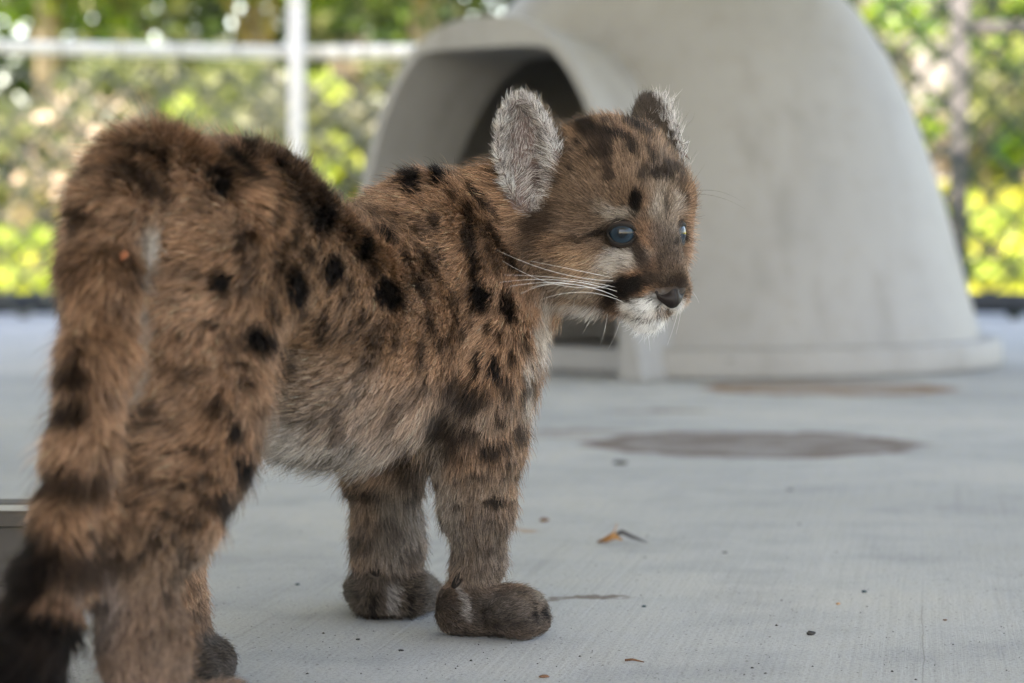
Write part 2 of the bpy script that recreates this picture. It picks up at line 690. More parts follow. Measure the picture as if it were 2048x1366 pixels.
# the galvanised boundary fence at the left: two bays that meet at the white post
Yp = 7.85
xp = (597 - 1024) / FPX * Yp
zr = P(597, 106, Yp)[2]
fl = empty('boundary_fence', (xp, Yp, 0), 'galvanised chain link fence with pale top rail and wires behind the cub\'s back', 'fence')
LE = (-4.35, 7.1)
RE = (.75, 7.72)
for (A_, B_) in ((LE, (xp, Yp)), ((xp, Yp), RE)):
    pipe('top_rail', (*A_, zr + .014 * (A_ != (xp, Yp))), (*B_, zr + .014 * (B_ != (xp, Yp))), .022, mrl, fl)
    pipe('bottom_rail', (*A_, .045), (*B_, .045), .034, mdk, fl)
    Af, Bf = (A_[0], A_[1] - .024), (B_[0], B_[1] - .024)
    chain_link(Af, Bf, -.0, zr - .01, .130, .0095, mgw, fl)
    for dz in (.065, .115, .155, .20):
        mb = MB()
        mb.tube([(*A_, zr + dz), (*B_, zr + dz)], .0018, 5)
        mb.build('strand_wire', mgw, fl)
    # ties round the rail
    n_ = 20
    for i in range(1, n_):
        f = i / n_
        q = Vector((*A_, zr + .004)).lerp(Vector((*B_, zr + .004)), f)
        tb = MB()
        tb.tube([q + Vector((0, .027 * math.sin(a), .027 * math.cos(a))) for a in [2 * math.pi * k / 12 for k in range(13)]], .0022, 5, cap=False)
        tb.build('tie_wire', mgw, fl)
mb = MB()
mb.tube([(xp, Yp - .03, -.05), (xp, Yp - .03, zr + .165)], .027, 18)
mb.build('post', mgal, fl)
mb = MB()
mb.sphere((xp, Yp - .03, zr + .165), (.03, .03, .026), 16, 10)
mb.build('post_cap', mgal, fl)

# the green vinyl chain link panel right of the igloo
fr = empty('green_fence', (1.5, 7.6, 0), 'dark green chain link fence panel with black bottom rail right of the igloo', 'fence')
GL, GR = (.68, 7.70), (2.6, 7.35)
chain_link(GL, GR, .0, 1.75, .150, .0115, mgr, fr)
pipe('bottom_rail', (*GL, .050), (*GR, .050), .034, mdk, fr)
pipe('post', (GL[0], GL[1] + .04, -.06), (GL[0], GL[1] + .04, 1.8), .024, mdk, fr)
pipe('post', (GR[0], GR[1] + .04, -.06), (GR[0], GR[1] + .04, 1.8), .024, mdk, fr)
pipe('top_rail', (GL[0], GL[1], 1.76), (GR[0], GR[1], 1.76), .021, mdk, fr)

mwp, _, _ = mat('dimmed_pipe', (.075, .078, .085), .9, spec=.1)  # pale pipe darkened in colour, in place of shade from the sun
# a farther pipe fence seen through it
Yq = 8.6
xq = (1915 - 1024) / FPX * Yq
zq = P(1990, 56, Yq)[2]
ff = empty('pipe_fence', (xq, Yq, 0), 'pale galvanised post and rail seen through the green chain link', 'fence')
pipe('post', (xq, Yq, -.1), (xq, Yq, zq + .35), .034, mwp, ff)
pipe('rail', (xq + .03, Yq, zq), (xq + 2.2, Yq - .1, zq + .01), .024, mwp, ff)
pipe('post', (xq + 2.2, Yq - .1, -.1), (xq + 2.2, Yq - .1, zq + .35), .034, mwp, ff)


# ================================================================== TREES AND SHRUBS behind
def leaf_mat(name, cols, rough=.4, trans=.5):
    m, t, b = mat(name, cols[1], rough, spec=.5)
    p = geo_pos(t)
    wn = t.nodes.new('ShaderNodeTexWhiteNoise')
    vr = t.nodes.new('ShaderNodeVectorMath')
    vr.operation = 'SNAP'
    vr.inputs[1].default_value = (.07, .07, .07)
    t.links.new(p, vr.inputs[0])
    t.links.new(vr.outputs[0], wn.inputs[0])
    cc = ramp(t, wn.outputs[0], [(0, cols[0]), (.55, cols[1]), (1, cols[2])])
    t.links.new(cc, b.inputs['Base Color'])
    tr = t.nodes.new('ShaderNodeBsdfTranslucent')
    t.links.new(cc, tr.inputs[0])
    mx = t.nodes.new('ShaderNodeMixShader')
    mx.inputs[0].default_value = trans
    t.links.new(b.outputs[0], mx.inputs[1])
    t.links.new(tr.outputs[0], mx.inputs[2])
    out = t.nodes['Material Output']
    t.links.new(mx.outputs[0], out.inputs[0])
    return m


LM = {
    'lime': leaf_mat('leaf_lime', [(.18, .27, .04), (.32, .42, .08), (.46, .53, .17)]),  # paled greens, background haze put into the leaf colour
    'olive': leaf_mat('leaf_olive', [(.06, .085, .03), (.12, .155, .06), (.25, .28, .13)]),
    'green': leaf_mat('leaf_green', [(.03, .09, .012), (.09, .22, .025), (.32, .40, .05)]),
    'deep': leaf_mat('leaf_deep', [(.012, .03, .010), (.03, .075, .015), (.12, .19, .04)]),
    'pink': leaf_mat('leaf_pink', [(.10, .13, .06), (.22, .2, .13), (.7, .58, .5)]),
    'grey': leaf_mat('leaf_grey', [(.08, .09, .065), (.15, .165, .12), (.25, .265, .2)]),
    'dry': leaf_mat('leaf_dry', [(.10, .08, .06), (.20, .165, .12), (.33, .28, .2)]),
}
mbark, t, b = mat('bark', (.16, .13, .10), .9)
n1 = tex(t, 'Noise', 14, obj_coord(t), Detail=5)
t.links.new(ramp(t, n1.outputs[0], [(.3, (.09, .07, .055)), (.7, (.27, .23, .19))]), b.inputs['Base Color'])


def plant(kind, x, y, rx, rz, zc, mats, n, leaf, label, cat, trunk=.06, trunk_h=None, seed=0, group=None):
    """trunk with limbs and a crown of leaf faces gathered in clumps"""
    rr = random.Random(seed)
    z0 = ground_z(x, y)
    root = empty(kind, (x, y, z0), label, cat, group)
    tb = MB()
    hh = zc
    top = Vector((x + rr.uniform(-.1, .1), y, z0 + hh))
    tb.tube([(x, y, z0 - .15), (x + rr.uniform(-.05, .05), y, z0 + hh * .5), top], [trunk, trunk * .8, trunk * .5], 10)
    clumps = []
    for k in range(34):
        a, u = rr.uniform(0, 2 * math.pi), rr.uniform(-1, 1)
        q = rr.uniform(.35, 1) ** .5
        s = math.sqrt(1 - u * u)
        c_ = Vector((x + rx * q * s * math.cos(a), y + rx * .7 * q * s * math.sin(a), z0 + zc + rz * q * u))
        c_.z = max(c_.z, z0 + .08)
        clumps.append((c_, rr.uniform(.16, .34) * rx))
        if k < 9:
            m_ = Vector((x, y, z0 + hh * rr.uniform(.3, .9)))
            tb.tube([m_, m_.lerp(c_, .5) + Vector((0, 0, .05)), c_], [trunk * .4, trunk * .25, trunk * .1], 6)
    tb.build('trunk' if cat == 'tree' else 'stem', mbark, root)
    for gi, mk_ in enumerate(mats):
        V, F = [], []
        for k in range(n // len(mats)):
            c_, r_ = clumps[(rr.randrange(len(clumps)) // len(mats)) * len(mats) % len(clumps) + gi if len(mats) > 1 else rr.randrange(len(clumps))] if False else rr.choice(clumps[gi::len(mats)])
            a, u = rr.uniform(0, 2 * math.pi), rr.uniform(-1, 1)
            s = math.sqrt(1 - u * u)
            q = rr.random() ** .4
            c2 = c_ + Vector((s * math.cos(a), s * math.sin(a), u * .8)) * r_ * q
            n_ = Vector((rr.gauss(0, 1), rr.gauss(0, 1), rr.gauss(.5, 1))).normalized()
            d1 = n_.orthogonal().normalized()
            d1 = (Matrix.Rotation(rr.uniform(0, 6.28), 3, n_) @ d1)
            d2 = n_.cross(d1)
            l_ = leaf * rr.uniform(.6, 1.3)
            i0 = len(V)
            V += [c2 - d1 * l_, c2 + d2 * l_ * .42, c2 + d1 * l_, c2 - d2 * l_ * .42]
            F.append((i0, i0 + 1, i0 + 2, i0 + 3))
        mesh_obj('crown' if cat == 'tree' else 'foliage', V, F, LM[mk_], root, smooth=False)
    return root


def px_x(px, Y):
    return (px - 1024) / FPX * Y


plants = [
    ('flowering_shrub', 90, 11.5, .62, 0.34, 0.38, ['olive', 'pink'], 2600, .045, 'olive shrub with pale pink blossom at the far left behind the fence', 'shrub'),
    ('flowering_shrub', -180, 11.9, .6, 0.37, 0.40, ['pink', 'olive', 'dry'], 2600, .04, 'dusty pink flowering shrub partly outside the left edge', 'shrub'),
    ('shrub', 330, 13.2, .8, 0.37, 0.42, ['grey', 'olive'], 3000, .05, 'grey olive shrub above the cub\'s rump behind the fence', 'shrub'),
    ('shrub', 520, 12.6, .6, 0.34, 0.38, ['olive', 'grey', 'lime'], 3000, .045, 'mixed olive and lime shrub just left of the pale post', 'shrub'),
    ('shrub', 780, 12.8, .75, 0.37, 0.42, ['olive', 'dry', 'grey'], 3000, .045, 'dry brownish olive shrub between the pale post and the igloo', 'shrub'),
    ('small_shrub', 692, 9.6, .155, .12, .28, ['lime'], 900, .03, 'small bright lime green bush low behind the cub\'s back', 'shrub'),
    ('small_shrub', 60, 9.9, .34, .2, .14, ['lime'], 1500, .03, 'sunlit lime ground bush at the left edge behind the fence', 'shrub'),
    ('small_shrub', 470, 10.2, .36, .22, .2, ['lime', 'olive'], 1500, .03, 'sunlit lime ground bush hidden low behind the rump and pale post', 'shrub'),
    ('shrub', 1980, 12.4, .8, .62, .85, ['olive', 'grey', 'green'], 3200, .045, 'loose grey green shrub beyond the green fence at the right edge', 'shrub'),
    ('shrub', 1800, 13.8, .7, .35, .45, ['grey', 'dry'], 2600, .05, 'greyish dry shrub just right of the igloo dome', 'shrub'),
    ('small_shrub', 1985, 10.2, .36, .2, .16, ['lime'], 1500, .03, 'bright lime ground bush low behind the green fence', 'shrub'),
    ('broadleaf_tree', 100, 17.5, 1.9, 1.35, 2.6, ['green', 'deep', 'olive'], 7500, .085, 'leafy green tree at the top left corner', 'tree'),
    ('broadleaf_tree', 520, 18.5, 1.8, 1.4, 2.8, ['green', 'deep'], 7500, .085, 'bright green tree behind the pale fence post', 'tree'),
    ('broadleaf_tree', 840, 17.0, 1.5, 1.3, 2.6, ['green', 'lime', 'deep'], 6500, .085, 'yellow green tree above the igloo entrance', 'tree'),
    ('broadleaf_tree', 1330, 21.0, 2.6, 1.6, 3.4, ['deep', 'olive'], 6000, .11, 'dark tree hidden behind the igloo dome', 'tree'),
    ('broadleaf_tree', 2060, 20.0, 1.5, 1.6, 3.2, ['olive', 'green'], 6000, .09, 'olive green tree at the top right corner', 'tree'),
    ('broadleaf_tree', -500, 19.0, 2.2, 1.6, 3.0, ['deep', 'green'], 5000, .1, 'dark green tree outside the left edge', 'tree'),
    ('flowering_shrub', -900, 11.2, .8, .42, .42, ['olive', 'pink'], 2200, .045, 'olive shrub with pale blossom well outside the left edge', 'shrub'),
    ('shrub', -1500, 11.8, .9, .45, .45, ['olive', 'green'], 2200, .05, 'green olive shrub farthest outside the left edge', 'shrub'),
    ('broadleaf_tree', -1300, 17.0, 2.0, 1.4, 2.5, ['green', 'deep'], 5000, .1, 'leafy green tree farthest outside the left edge', 'tree'),
    ('broadleaf_tree', 2700, 20.0, 2.4, 1.7, 3.2, ['deep', 'green'], 5000, .1, 'dark green tree outside the right edge', 'tree'),
]
for i, (kd, px_, y_, rx_, rz_, zc_, ms_, n_, lf_, lb_, ct_) in enumerate(plants):
    plant(kd, px_x(px_, y_), y_, rx_, rz_, zc_, ms_, n_, lf_, lb_, ct_, trunk=(.11 if ct_ == 'tree' else .02), seed=40 + i)

# the far hedge that closes the view: one mass of foliage
V, F = [], []
rr = random.Random(5)
for k in range(36000):
    x = rr.uniform(-17, 13)
    y = rr.uniform(21.5, 24)
    h = 3.2 + .7 * math.sin(x * .9) + .5 * math.sin(x * 2.3 + 1)
    z = ground_z(x, y) + h * rr.random() ** .8
    n_ = Vector((rr.gauss(0, 1), rr.gauss(0, 1), rr.gauss(.4, 1))).normalized()
    d1 = Matrix.Rotation(rr.uniform(0, 6.28), 3, n_) @ n_.orthogonal().normalized()
    d2 = n_.cross(d1)
    l_ = .14 * rr.uniform(.6, 1.3)
    c2 = Vector((x, y, z))
    i0 = len(V)
    V += [c2 - d1 * l_, c2 + d2 * l_ * .5, c2 + d1 * l_, c2 - d2 * l_ * .5]
    F.append((i0, i0 + 1, i0 + 2, i0 + 3))
hd = mesh_obj('far_hedge', V, F, LM['olive'], None, smooth=False)
hd.data.materials.append(LM['deep'])
hd.data.polygons.foreach_set('material_index', [0 if rr.random() < .45 else 1 for _ in F])
hd['kind'] = 'stuff'
hd['label'] = 'hazy mass of foliage closing the view far behind the fences'

# a pale low wall of a building behind the right shrubs
mw, t, b = mat('pale_wall', (.42, .41, .42), .9)
n1 = tex(t, 'Noise', 2.2, geo_pos(t), Detail=5)
t.links.new(ramp(t, n1.outputs[0], [(.3, (.13, .128, .135)), (.7, (.19, .185, .195))]), b.inputs['Base Color'])
wb = MB()
wb.box((px_x(1745, 15.5), 15.5, .2), (px_x(1925, 15.5), 16.2, 2.4))
wo_ = wb.build('shed', mw, smooth=False)
tag(wo_, 'pale grey shed wall glimpsed between igloo and right post', 'shed')

# ================================================================== THE CUB
O = P(1208, 416, 1.46)                      # centre of the skull
YAW = R(33)
hf = np.array([math.sin(YAW), -math.cos(YAW), 0.0])     # where the face points
hl = np.array([math.cos(YAW), math.sin(YAW), 0.0])      # the cub's own left
hu = np.array([0, 0, 1.0])


def H(f, l, u):
    return O + hf * f + hl * l + hu * u


PR = []     # primitives


def cap(grp, a, b, r1, r2=None, k=.012, ln=.012, lift=.35, flow=None):
    a, b = np.asarray(a, float), np.asarray(b, float)
    r2 = r1 if r2 is None else r2
    d = b - a
    fl_ = d / (np.linalg.norm(d) + 1e-9) if flow is None else np.asarray(flow, float)
    PR.append(dict(t='c', g=grp, a=a, b=b, r1=r1, r2=r2, k=k, ln=ln, lift=lift, fl=fl_ / np.linalg.norm(fl_), R=max(r1, r2)))


def ell(grp, c_, rad, axes, k=.012, ln=.008, lift=.35, flow=(0, 0, -1)):
    fl_ = np.asarray(flow, float)
    PR.append(dict(t='e', g=grp, a=np.asarray(c_, float), b=np.asarray(c_, float), rad=np.asarray(rad, float), ax=np.asarray(axes, float), k=k, ln=ln, lift=lift, fl=fl_ / np.linalg.norm(fl_), R=max(rad)))


HA = np.array([hf, hl, hu])
# trunk (group 0); hair flows from head to tail
cap(0, P(1105, 440, 1.475), P(955, 520, 1.48), .042, .047, ln=.012)
cap(0, P(960, 545, 1.485), P(840, 590, 1.46), .053, .058, ln=.012, lift=.4)
cap(0, P(850, 425, 1.455), P(800, 480, 1.44), .020, .018, k=.02, ln=.012, lift=.5)      # shoulder blade
cap(0, P(850, 590, 1.46), P(700, 655, 1.40), .058, .0585, ln=.013, lift=.35, flow=(-.55, -.6, -.35))
cap(0, P(860, 730, 1.46), P(700, 740, 1.41), .040, .042, k=.02, ln=.017, lift=.35, flow=(-.4, -.4, -.8))
cap(0, P(700, 665, 1.40), P(590, 640, 1.35), .057, .056, ln=.013, flow=(-.5, -.6, -.4))
cap(0, P(600, 605, 1.335), P(470, 495, 1.28), .050, .048, ln=.014, flow=(-.4, -.6, -.2))
cap(0, P(440, 494, 1.27), P(345, 494, 1.235), .049, .0465, ln=.015, lift=.5, flow=(-.35, -.7, -.35))
cap(0, P(330, 490, 1.225), P(285, 580, 1.23), .0435, .035, ln=.015, lift=.5, flow=(-.4, -.5, -.7))
cap(0, P(690, 800, 1.41), P(590, 790, 1.36), .030, .028, k=.025, ln=.024, lift=.3, flow=(-.25, -.1, -1))
# chest and right shoulder
cap(0, P(965, 570, 1.45), P(970, 720, 1.455), .025, .024, k=.02, ln=.012, lift=.4, flow=(-.15, 0, -1))
cap(0, P(880, 500, 1.425), P(945, 720, 1.435), .022, .026, k=.022, ln=.012, lift=.4, flow=(-.1, 0, -1))
# head
FB = -hf
ell(0, O + hu * .002, (.048, .0455, .0500), HA, ln=.0085, lift=.5, flow=FB * .8 + hu * .2)
ell(0, H(-.012, 0, -.010), (.046, .0475, .042), HA, ln=.009, lift=.4, flow=FB - hu * .2)
for s in (-1, 1):
    ell(0, H(.010, s * .0230, -.020), (.029, .0215, .0215), HA, ln=.0075, lift=.4, flow=FB + hl * s * .4 - hu * .5)
    cap(0, H(.0375, s * .0165, .008), H(.030, s * .025, .005), .0135, .0135, ln=.005, lift=.35, flow=FB * .6 + hu * .8)
    ell(0, H(.0505, s * .0095, -.0490), (.0150, .0125, .0116), HA, k=.006, ln=.004, lift=.3, flow=FB * .8 + hl * s * .8 - hu * .2)
    cap(0, H(.034, s * .0130, -.034), H(.014, s * .022, -.029), .0130, .0165, k=.01, ln=.007, lift=.4, flow=FB - hu * .3)
cap(0, H(.0615, 0, -.039), H(.041, 0, -.004), .0115, .0165, k=.010, ln=.0028, lift=.3, flow=FB * .5 + hu)
cap(0, H(.0590, 0, -.046), H(.0625, 0, -.0425), .0095, .0098, k=.006, ln=.002, lift=.25, flow=FB + hu)
cap(0, H(.0445, 0, -.0600), H(.024, 0, -.045), .0098, .0125, k=.008, ln=.008, lift=.5, flow=FB * .6 - hu)
cap(0, H(.018, 0, -.034), H(-.015, 0, -.033), .020, .024, k=.015, ln=.013, lift=.5, flow=FB * .6 - hu)
# right foreleg (1): near the camera side of the chest
dn = (0, 0, -1)
cap(1, P(960, 700, 1.45), P(948, 870, 1.465), .031, .0265, k=.018, ln=.012, lift=.35)
cap(1, P(948, 870, 1.465), P(955, 1010, 1.49), .0255, .0185, k=.012, ln=.011)
cap(1, P(955, 1010, 1.49), P(957, 1120, 1.503), .0180, .0122, k=.01, ln=.009)
cap(1, P(957, 1120, 1.503), P(938, 1205, 1.50), .0122, .0140, k=.01, ln=.007)
for dy_ in (-.009, 0, .009):
    cap(1, P(928, 1222, 1.50 + dy_ * .3), P(1040, 1232, 1.497 + dy_), .0128, .0118, k=.010, ln=.0042, flow=(.9, 0, -.1))
cap(1, P(1030, 1216, 1.497), P(1050, 1222, 1.497), .0120, .0110, k=.010, ln=.0042, flow=(.9, 0, -.1))
for i, yy in enumerate((-.020, -.0075, .0065, .019)):
    q = P((1046, 1064, 1064, 1048)[i], 1226, 1.497)
    q[1] += yy
    q[2] = .0100
    cap(1, q + np.array([-.016, 0, .006]), q, .0078, .0096, k=.002, ln=.0040, flow=(.9, 0, .0))
# left foreleg (2)
cap(2, P(820, 790, 1.53), P(768, 940, 1.555), .030, .0195, k=.015, ln=.014)
cap(2, P(766, 930, 1.555), P(775, 1080, 1.57), .0185, .0185, k=.012, ln=.012)
cap(2, P(775, 1080, 1.57), P(776, 1165, 1.572), .0185, .0185, k=.012, ln=.009)
cap(2, P(750, 1190, 1.567), P(768, 1192, 1.61), .0145, .0135, k=.01, ln=.006, flow=(.3, .9, 0))
cap(2, P(810, 1190, 1.565), P(838, 1192, 1.60), .0140, .0135, k=.01, ln=.006, flow=(.5, .8, 0))
for i, (xx, yy) in enumerate(((740, 1.615), (775, 1.63), (812, 1.63), (846, 1.605))):
    q = P(xx, 1200, yy)
    q[2] = .0105
    cap(2, q + np.array([-.006, -.02, .004]), q, .009, .0092, k=.006, ln=.0055, flow=(.3, .9, 0))
# right hind leg (3): nearest the camera
cap(3, P(415, 560, 1.235), P(378, 790, 1.205), .040, .029, k=.02, ln=.016, lift=.55, flow=(-.5, -.5, -.9))
cap(3, P(335, 620, 1.215), P(340, 800, 1.19), .030, .030, k=.02, ln=.016, lift=.55, flow=(-.7, -.5, -.6))
cap(3, P(378, 790, 1.205), P(372, 905, 1.20), .0285, .0255, k=.015, ln=.015, lift=.5, flow=(-.5, -.4, -.9))
cap(3, P(372, 905, 1.20), P(312, 1045, 1.165), .0255, .0220, k=.015, ln=.014, lift=.45)
cap(3, P(325, 1020, 1.17), P(248, 1125, 1.14), .0215, .0160, k=.012, ln=.013, lift=.4)
cap(3, P(262, 1118, 1.142), P(288, 1290, 1.135), .0185, .0165, k=.012, ln=.011, lift=.35)
cap(3, P(288, 1290, 1.135), P(298, 1440, 1.13), .0165, .0165, k=.012, ln=.009, lift=.3)
qh = P(298, 1440, 1.13)
qh[2] = .016
cap(3, qh, qh + np.array([.035, .03, 0]), .0160, .0155, k=.01, ln=.006)
for i, (fx, fy) in enumerate(((.052, .020), (.050, .036), (.040, .046), (.026, .048))):
    q = qh + np.array([fx, fy, 0])
    q[2] = .0105
    cap(3, q - np.array([.014, .012, -.004]), q, .009, .0092, k=.006, ln=.0055)
# left hind leg (4)
cap(4, P(275, 560, 1.27), P(270, 800, 1.285), .033, .029, k=.02, ln=.014, lift=.45)
cap(4, P(270, 800, 1.285), P(330, 930, 1.31), .028, .022, k=.015, ln=.013)
cap(4, P(330, 930, 1.31), P(345, 1080, 1.335), .021, .0150, k=.012, ln=.011)
cap(4, P(345, 1080, 1.335), P(372, 1300, 1.335), .0140, .0130, k=.01, ln=.008)
cap(4, P(365, 1315, 1.335), P(408, 1322, 1.345), .0140, .0140, k=.01, ln=.006)
for i, (xx, yy) in enumerate(((400, 1.315), (427, 1.328), (434, 1.345), (424, 1.362))):
    q = P(xx, 1325, yy)
    q[2] = .0105
    cap(4, q - np.array([.02, .004, -.003]), q, .0088, .009, k=.006, ln=.0055)
# tail (5), hanging towards the camera
tp = [(300, 360, 1.215, .022), (235, 440, 1.178, .0150), (205, 560, 1.152, .0115), (192, 720, 1.132, .0105), (166, 900, 1.115, .0098), (138, 1040, 1.105, .0098), (112, 1150, 1.098, .0100), (84, 1240, 1.09, .0105), (48, 1330, 1.085, .0105), (10, 1420, 1.08, .0105), (-60, 1490, 1.075, .009)]
for (a0, a1) in zip(tp[:-1], tp[1:]):
    cap(5, P(*a0[:3]), P(*a1[:3]), a0[3], a1[3], k=.010, ln=.0150, lift=.5)
# ears (6 = near, 7 = far)
EARS = []
for s, l_, f_, u_ in ((-1, -.0480, -.007, .0300), (1, .0555, -.006, .0335)):
    F_ = hf * (.62 if s < 0 else .36) + hl * s * (.72 if s < 0 else .93) + hu * .05
    F_ /= np.linalg.norm(F_)
    U_ = hu * 1.0 + hl * s * (.30 if s < 0 else .34) - hf * .10
    U_ -= F_ * U_.dot(F_)
    U_ /= np.linalg.norm(U_)
    W_ = np.cross(U_, F_)
    EARS.append((H(f_, l_, u_) + F_ * (.0045 if s < 0 else 0), F_, U_, W_, s))


def smin(a, b, k):
    h = np.clip(.5 + .5 * (b - a) / k, 0, 1)
    return b + (a - b) * h - k * h * (1 - h)


def pd_(pr, p):
    if pr['t'] == 'c':
        ab = pr['b'] - pr['a']
        q = p - pr['a']
        tt = np.clip((q @ ab) / (ab @ ab + 1e-12), 0, 1)
        return np.linalg.norm(q - tt[:, None] * ab, axis=1) - (pr['r1'] + (pr['r2'] - pr['r1']) * tt)
    q = (p - pr['a']) @ pr['ax'].T
    k0 = np.linalg.norm(q / pr['rad'], axis=1)
    k1 = np.linalg.norm(q / pr['rad'] ** 2, axis=1)
    return k0 * (k0 - 1) / (k1 + 1e-9)


def ear_sdf(e, p):
    c_, F_, U_, W_, s = e
    q = p - c_
    f, u, w_ = q @ F_, q @ U_, q @ W_
    # width profile: rounded tip, widest in the middle, narrow root
    uu = np.clip((u + .040) / .080, 0, 1)
    sc = (1.24 - .26 * uu + .28 * np.clip((uu - .72) / .28, 0, 1) ** 2) if s < 0 else (1.0 - .48 * uu)
    f2 = f + .010 * ((u / .04) ** 2) * np.sign(1)          # tip curls forward a little

    def el(f, u, w_, rf, ru, rw):
        x = np.stack([f / rf, u / ru, w_ / rw], 1)
        y = np.stack([f / rf ** 2, u / ru ** 2, w_ / rw ** 2], 1)
        a, b_ = np.linalg.norm(x, axis=1), np.linalg.norm(y, axis=1)
        return a * (a - 1) / (b_ + 1e-9)
    outer = el(f2, u, w_ / sc, .021, .0360, .0160)
    inner = el(f2 - .0085, u - .0005, w_ / sc, .0272, .0344, .0145)
    return np.maximum(outer, -inner)


EYES = [(H(.0430, s * .0172, -.0152), s) for s in (-1, 1)]
EYE_R = .0098


def groups_sdf(p):
    T = np.full(len(p), .2)
    for pr in PR:
        if pr['g'] == 0:
            T = smin(T, pd_(pr, p), pr['k'])
    for e in EARS:
        T = smin(T, ear_sdf(e, p), .006)
    # eye sockets
    for c_, s in EYES:
        out = hf * .75 + hl * s * .66
        d = np.linalg.norm(p - (c_ + out * .004 - hu * .0008), axis=1) - .0076
        T = -smin(-T, d, .003)
    # mouth line and nostril dents
    for s in (-1, 1):
        a, b_ = H(.062, 0, -.0568), H(.038, s * .024, -.0585)
        pr = dict(t='c', a=a, b=b_, r1=.0016, r2=.0012)
        T = -smin(-T, pd_(pr, p), .003)
    res = T
    for g in (1, 2, 3, 4, 5):
        L = T
        for pr in PR:
            if pr['g'] == g:
                L = smin(L, pd_(pr, p), pr['k'])
        res = np.minimum(res, L)
    return res


def build_body(h=.002):
    lo = np.array([1e9] * 3)
    hi = -lo
    for pr in PR:
        for q in (pr['a'], pr['b']):
            lo = np.minimum(lo, q - pr['R'] - .01)
            hi = np.maximum(hi, q + pr['R'] + .01)
    for e in EARS:
        lo = np.minimum(lo, e[0] - .06)
        hi = np.maximum(hi, e[0] + .06)
    Bk = 4
    nb = np.ceil((hi - lo) / (h * Bk)).astype(int) + 1
    N = nb * Bk + 1
    ctr = np.stack(np.meshgrid(*[lo[i] + (np.arange(nb[i]) + .5) * h * Bk for i in range(3)], indexing='ij'), -1).reshape(-1, 3)
    dc = groups_sdf(ctr)
    act = np.abs(dc) < h * Bk * 1.15
    D = np.repeat(np.repeat(np.repeat(np.sign(dc).reshape(nb), Bk, 0), Bk, 1), Bk, 2).astype(np.float32) * .01
    D = np.pad(D, ((0, 1),) * 3, mode='edge')
    offs = np.stack(np.meshgrid(*[np.arange(Bk)] * 3, indexing='ij'), -1).reshape(-1, 3)
    bi = np.stack(np.unravel_index(np.nonzero(act)[0], nb), 1)
    idx = (bi[:, None, :] * Bk + offs[None]).reshape(-1, 3)
    for s in range(0, len(idx), 400000):
        ii = idx[s:s + 400000]
        D[ii[:, 0], ii[:, 1], ii[:, 2]] = groups_sdf(lo + ii * h)
    ins = D < 0
    # surface nets
    cs = np.zeros(np.array(D.shape) - 1, bool)
    c8 = [ins[i:D.shape[0] - 1 + i, j:D.shape[1] - 1 + j, k:D.shape[2] - 1 + k] for i in (0, 1) for j in (0, 1) for k in (0, 1)]
    alln = c8[0].copy()
    anyn = c8[0].copy()
    for c_ in c8[1:]:
        alln &= c_
        anyn |= c_
    cs = anyn & ~alln
    ci = np.stack(np.nonzero(cs), 1)
    vid = np.full(cs.shape, -1, np.int64)
    vid[cs] = np.arange(len(ci))
    acc = np.zeros((len(ci), 3))
    cnt = np.zeros(len(ci))
    for axis in range(3):
        for a in (0, 1):
            for b_ in (0, 1):
                o = [0, 0, 0]
                o[(axis + 1) % 3], o[(axis + 2) % 3] = a, b_
                o = np.array(o)
                e = np.zeros(3, int)
                e[axis] = 1
                p0, p1 = ci + o, ci + o + e
                d0, d1 = D[tuple(p0.T)], D[tuple(p1.T)]
                m_ = (d0 < 0) != (d1 < 0)
                tt = np.where(m_, d0 / (d0 - d1 + 1e-12), 0)
                acc += np.where(m_[:, None], p0 + tt[:, None] * e, 0)
                cnt += m_
    Vv = lo + (acc / cnt[:, None]) * h
    quads = []
    for axis in range(3):
        e = np.zeros(3, int)
        e[axis] = 1
        s0 = [slice(1, -1)] * 3
        s0[axis] = slice(0, -1)
        A_ = np.zeros(D.shape, bool)
        sl0, sl1 = [slice(None)] * 3, [slice(None)] * 3
        sl0[axis], sl1[axis] = slice(0, -1), slice(1, None)
        df = ins[tuple(sl0)] != ins[tuple(sl1)]
        pi = np.stack(np.nonzero(df), 1)
        u_, v_ = (axis + 1) % 3, (axis + 2) % 3
        pi = pi[(pi[:, u_] > 0) & (pi[:, v_] > 0)]
        eu, ev = np.zeros(3, int), np.zeros(3, int)
        eu[u_], ev[v_] = 1, 1
        okm = (pi[:, u_] < cs.shape[u_]) & (pi[:, v_] < cs.shape[v_]) & (pi[:, axis] < cs.shape[axis])
        pi = pi[okm]
        q = [vid[tuple((pi - eu * a - ev * b_).T)] for a, b_ in ((0, 0), (1, 0), (1, 1), (0, 1))]
        q = np.stack(q, 1)
        flip = ins[tuple(pi.T)]
        q[~flip] = q[~flip][:, ::-1]
        quads.append(q)
    Q = np.concatenate(quads)
    Q = Q[(Q >= 0).all(1)]
    return Vv, Q


def grad(p, e=.0006):
    g = np.zeros_like(p)
    for i in range(3):
        d = np.zeros(3)
        d[i] = e
        g[:, i] = groups_sdf(p + d) - groups_sdf(p - d)
    return g / (np.linalg.norm(g, axis=1, keepdims=True) + 1e-9)


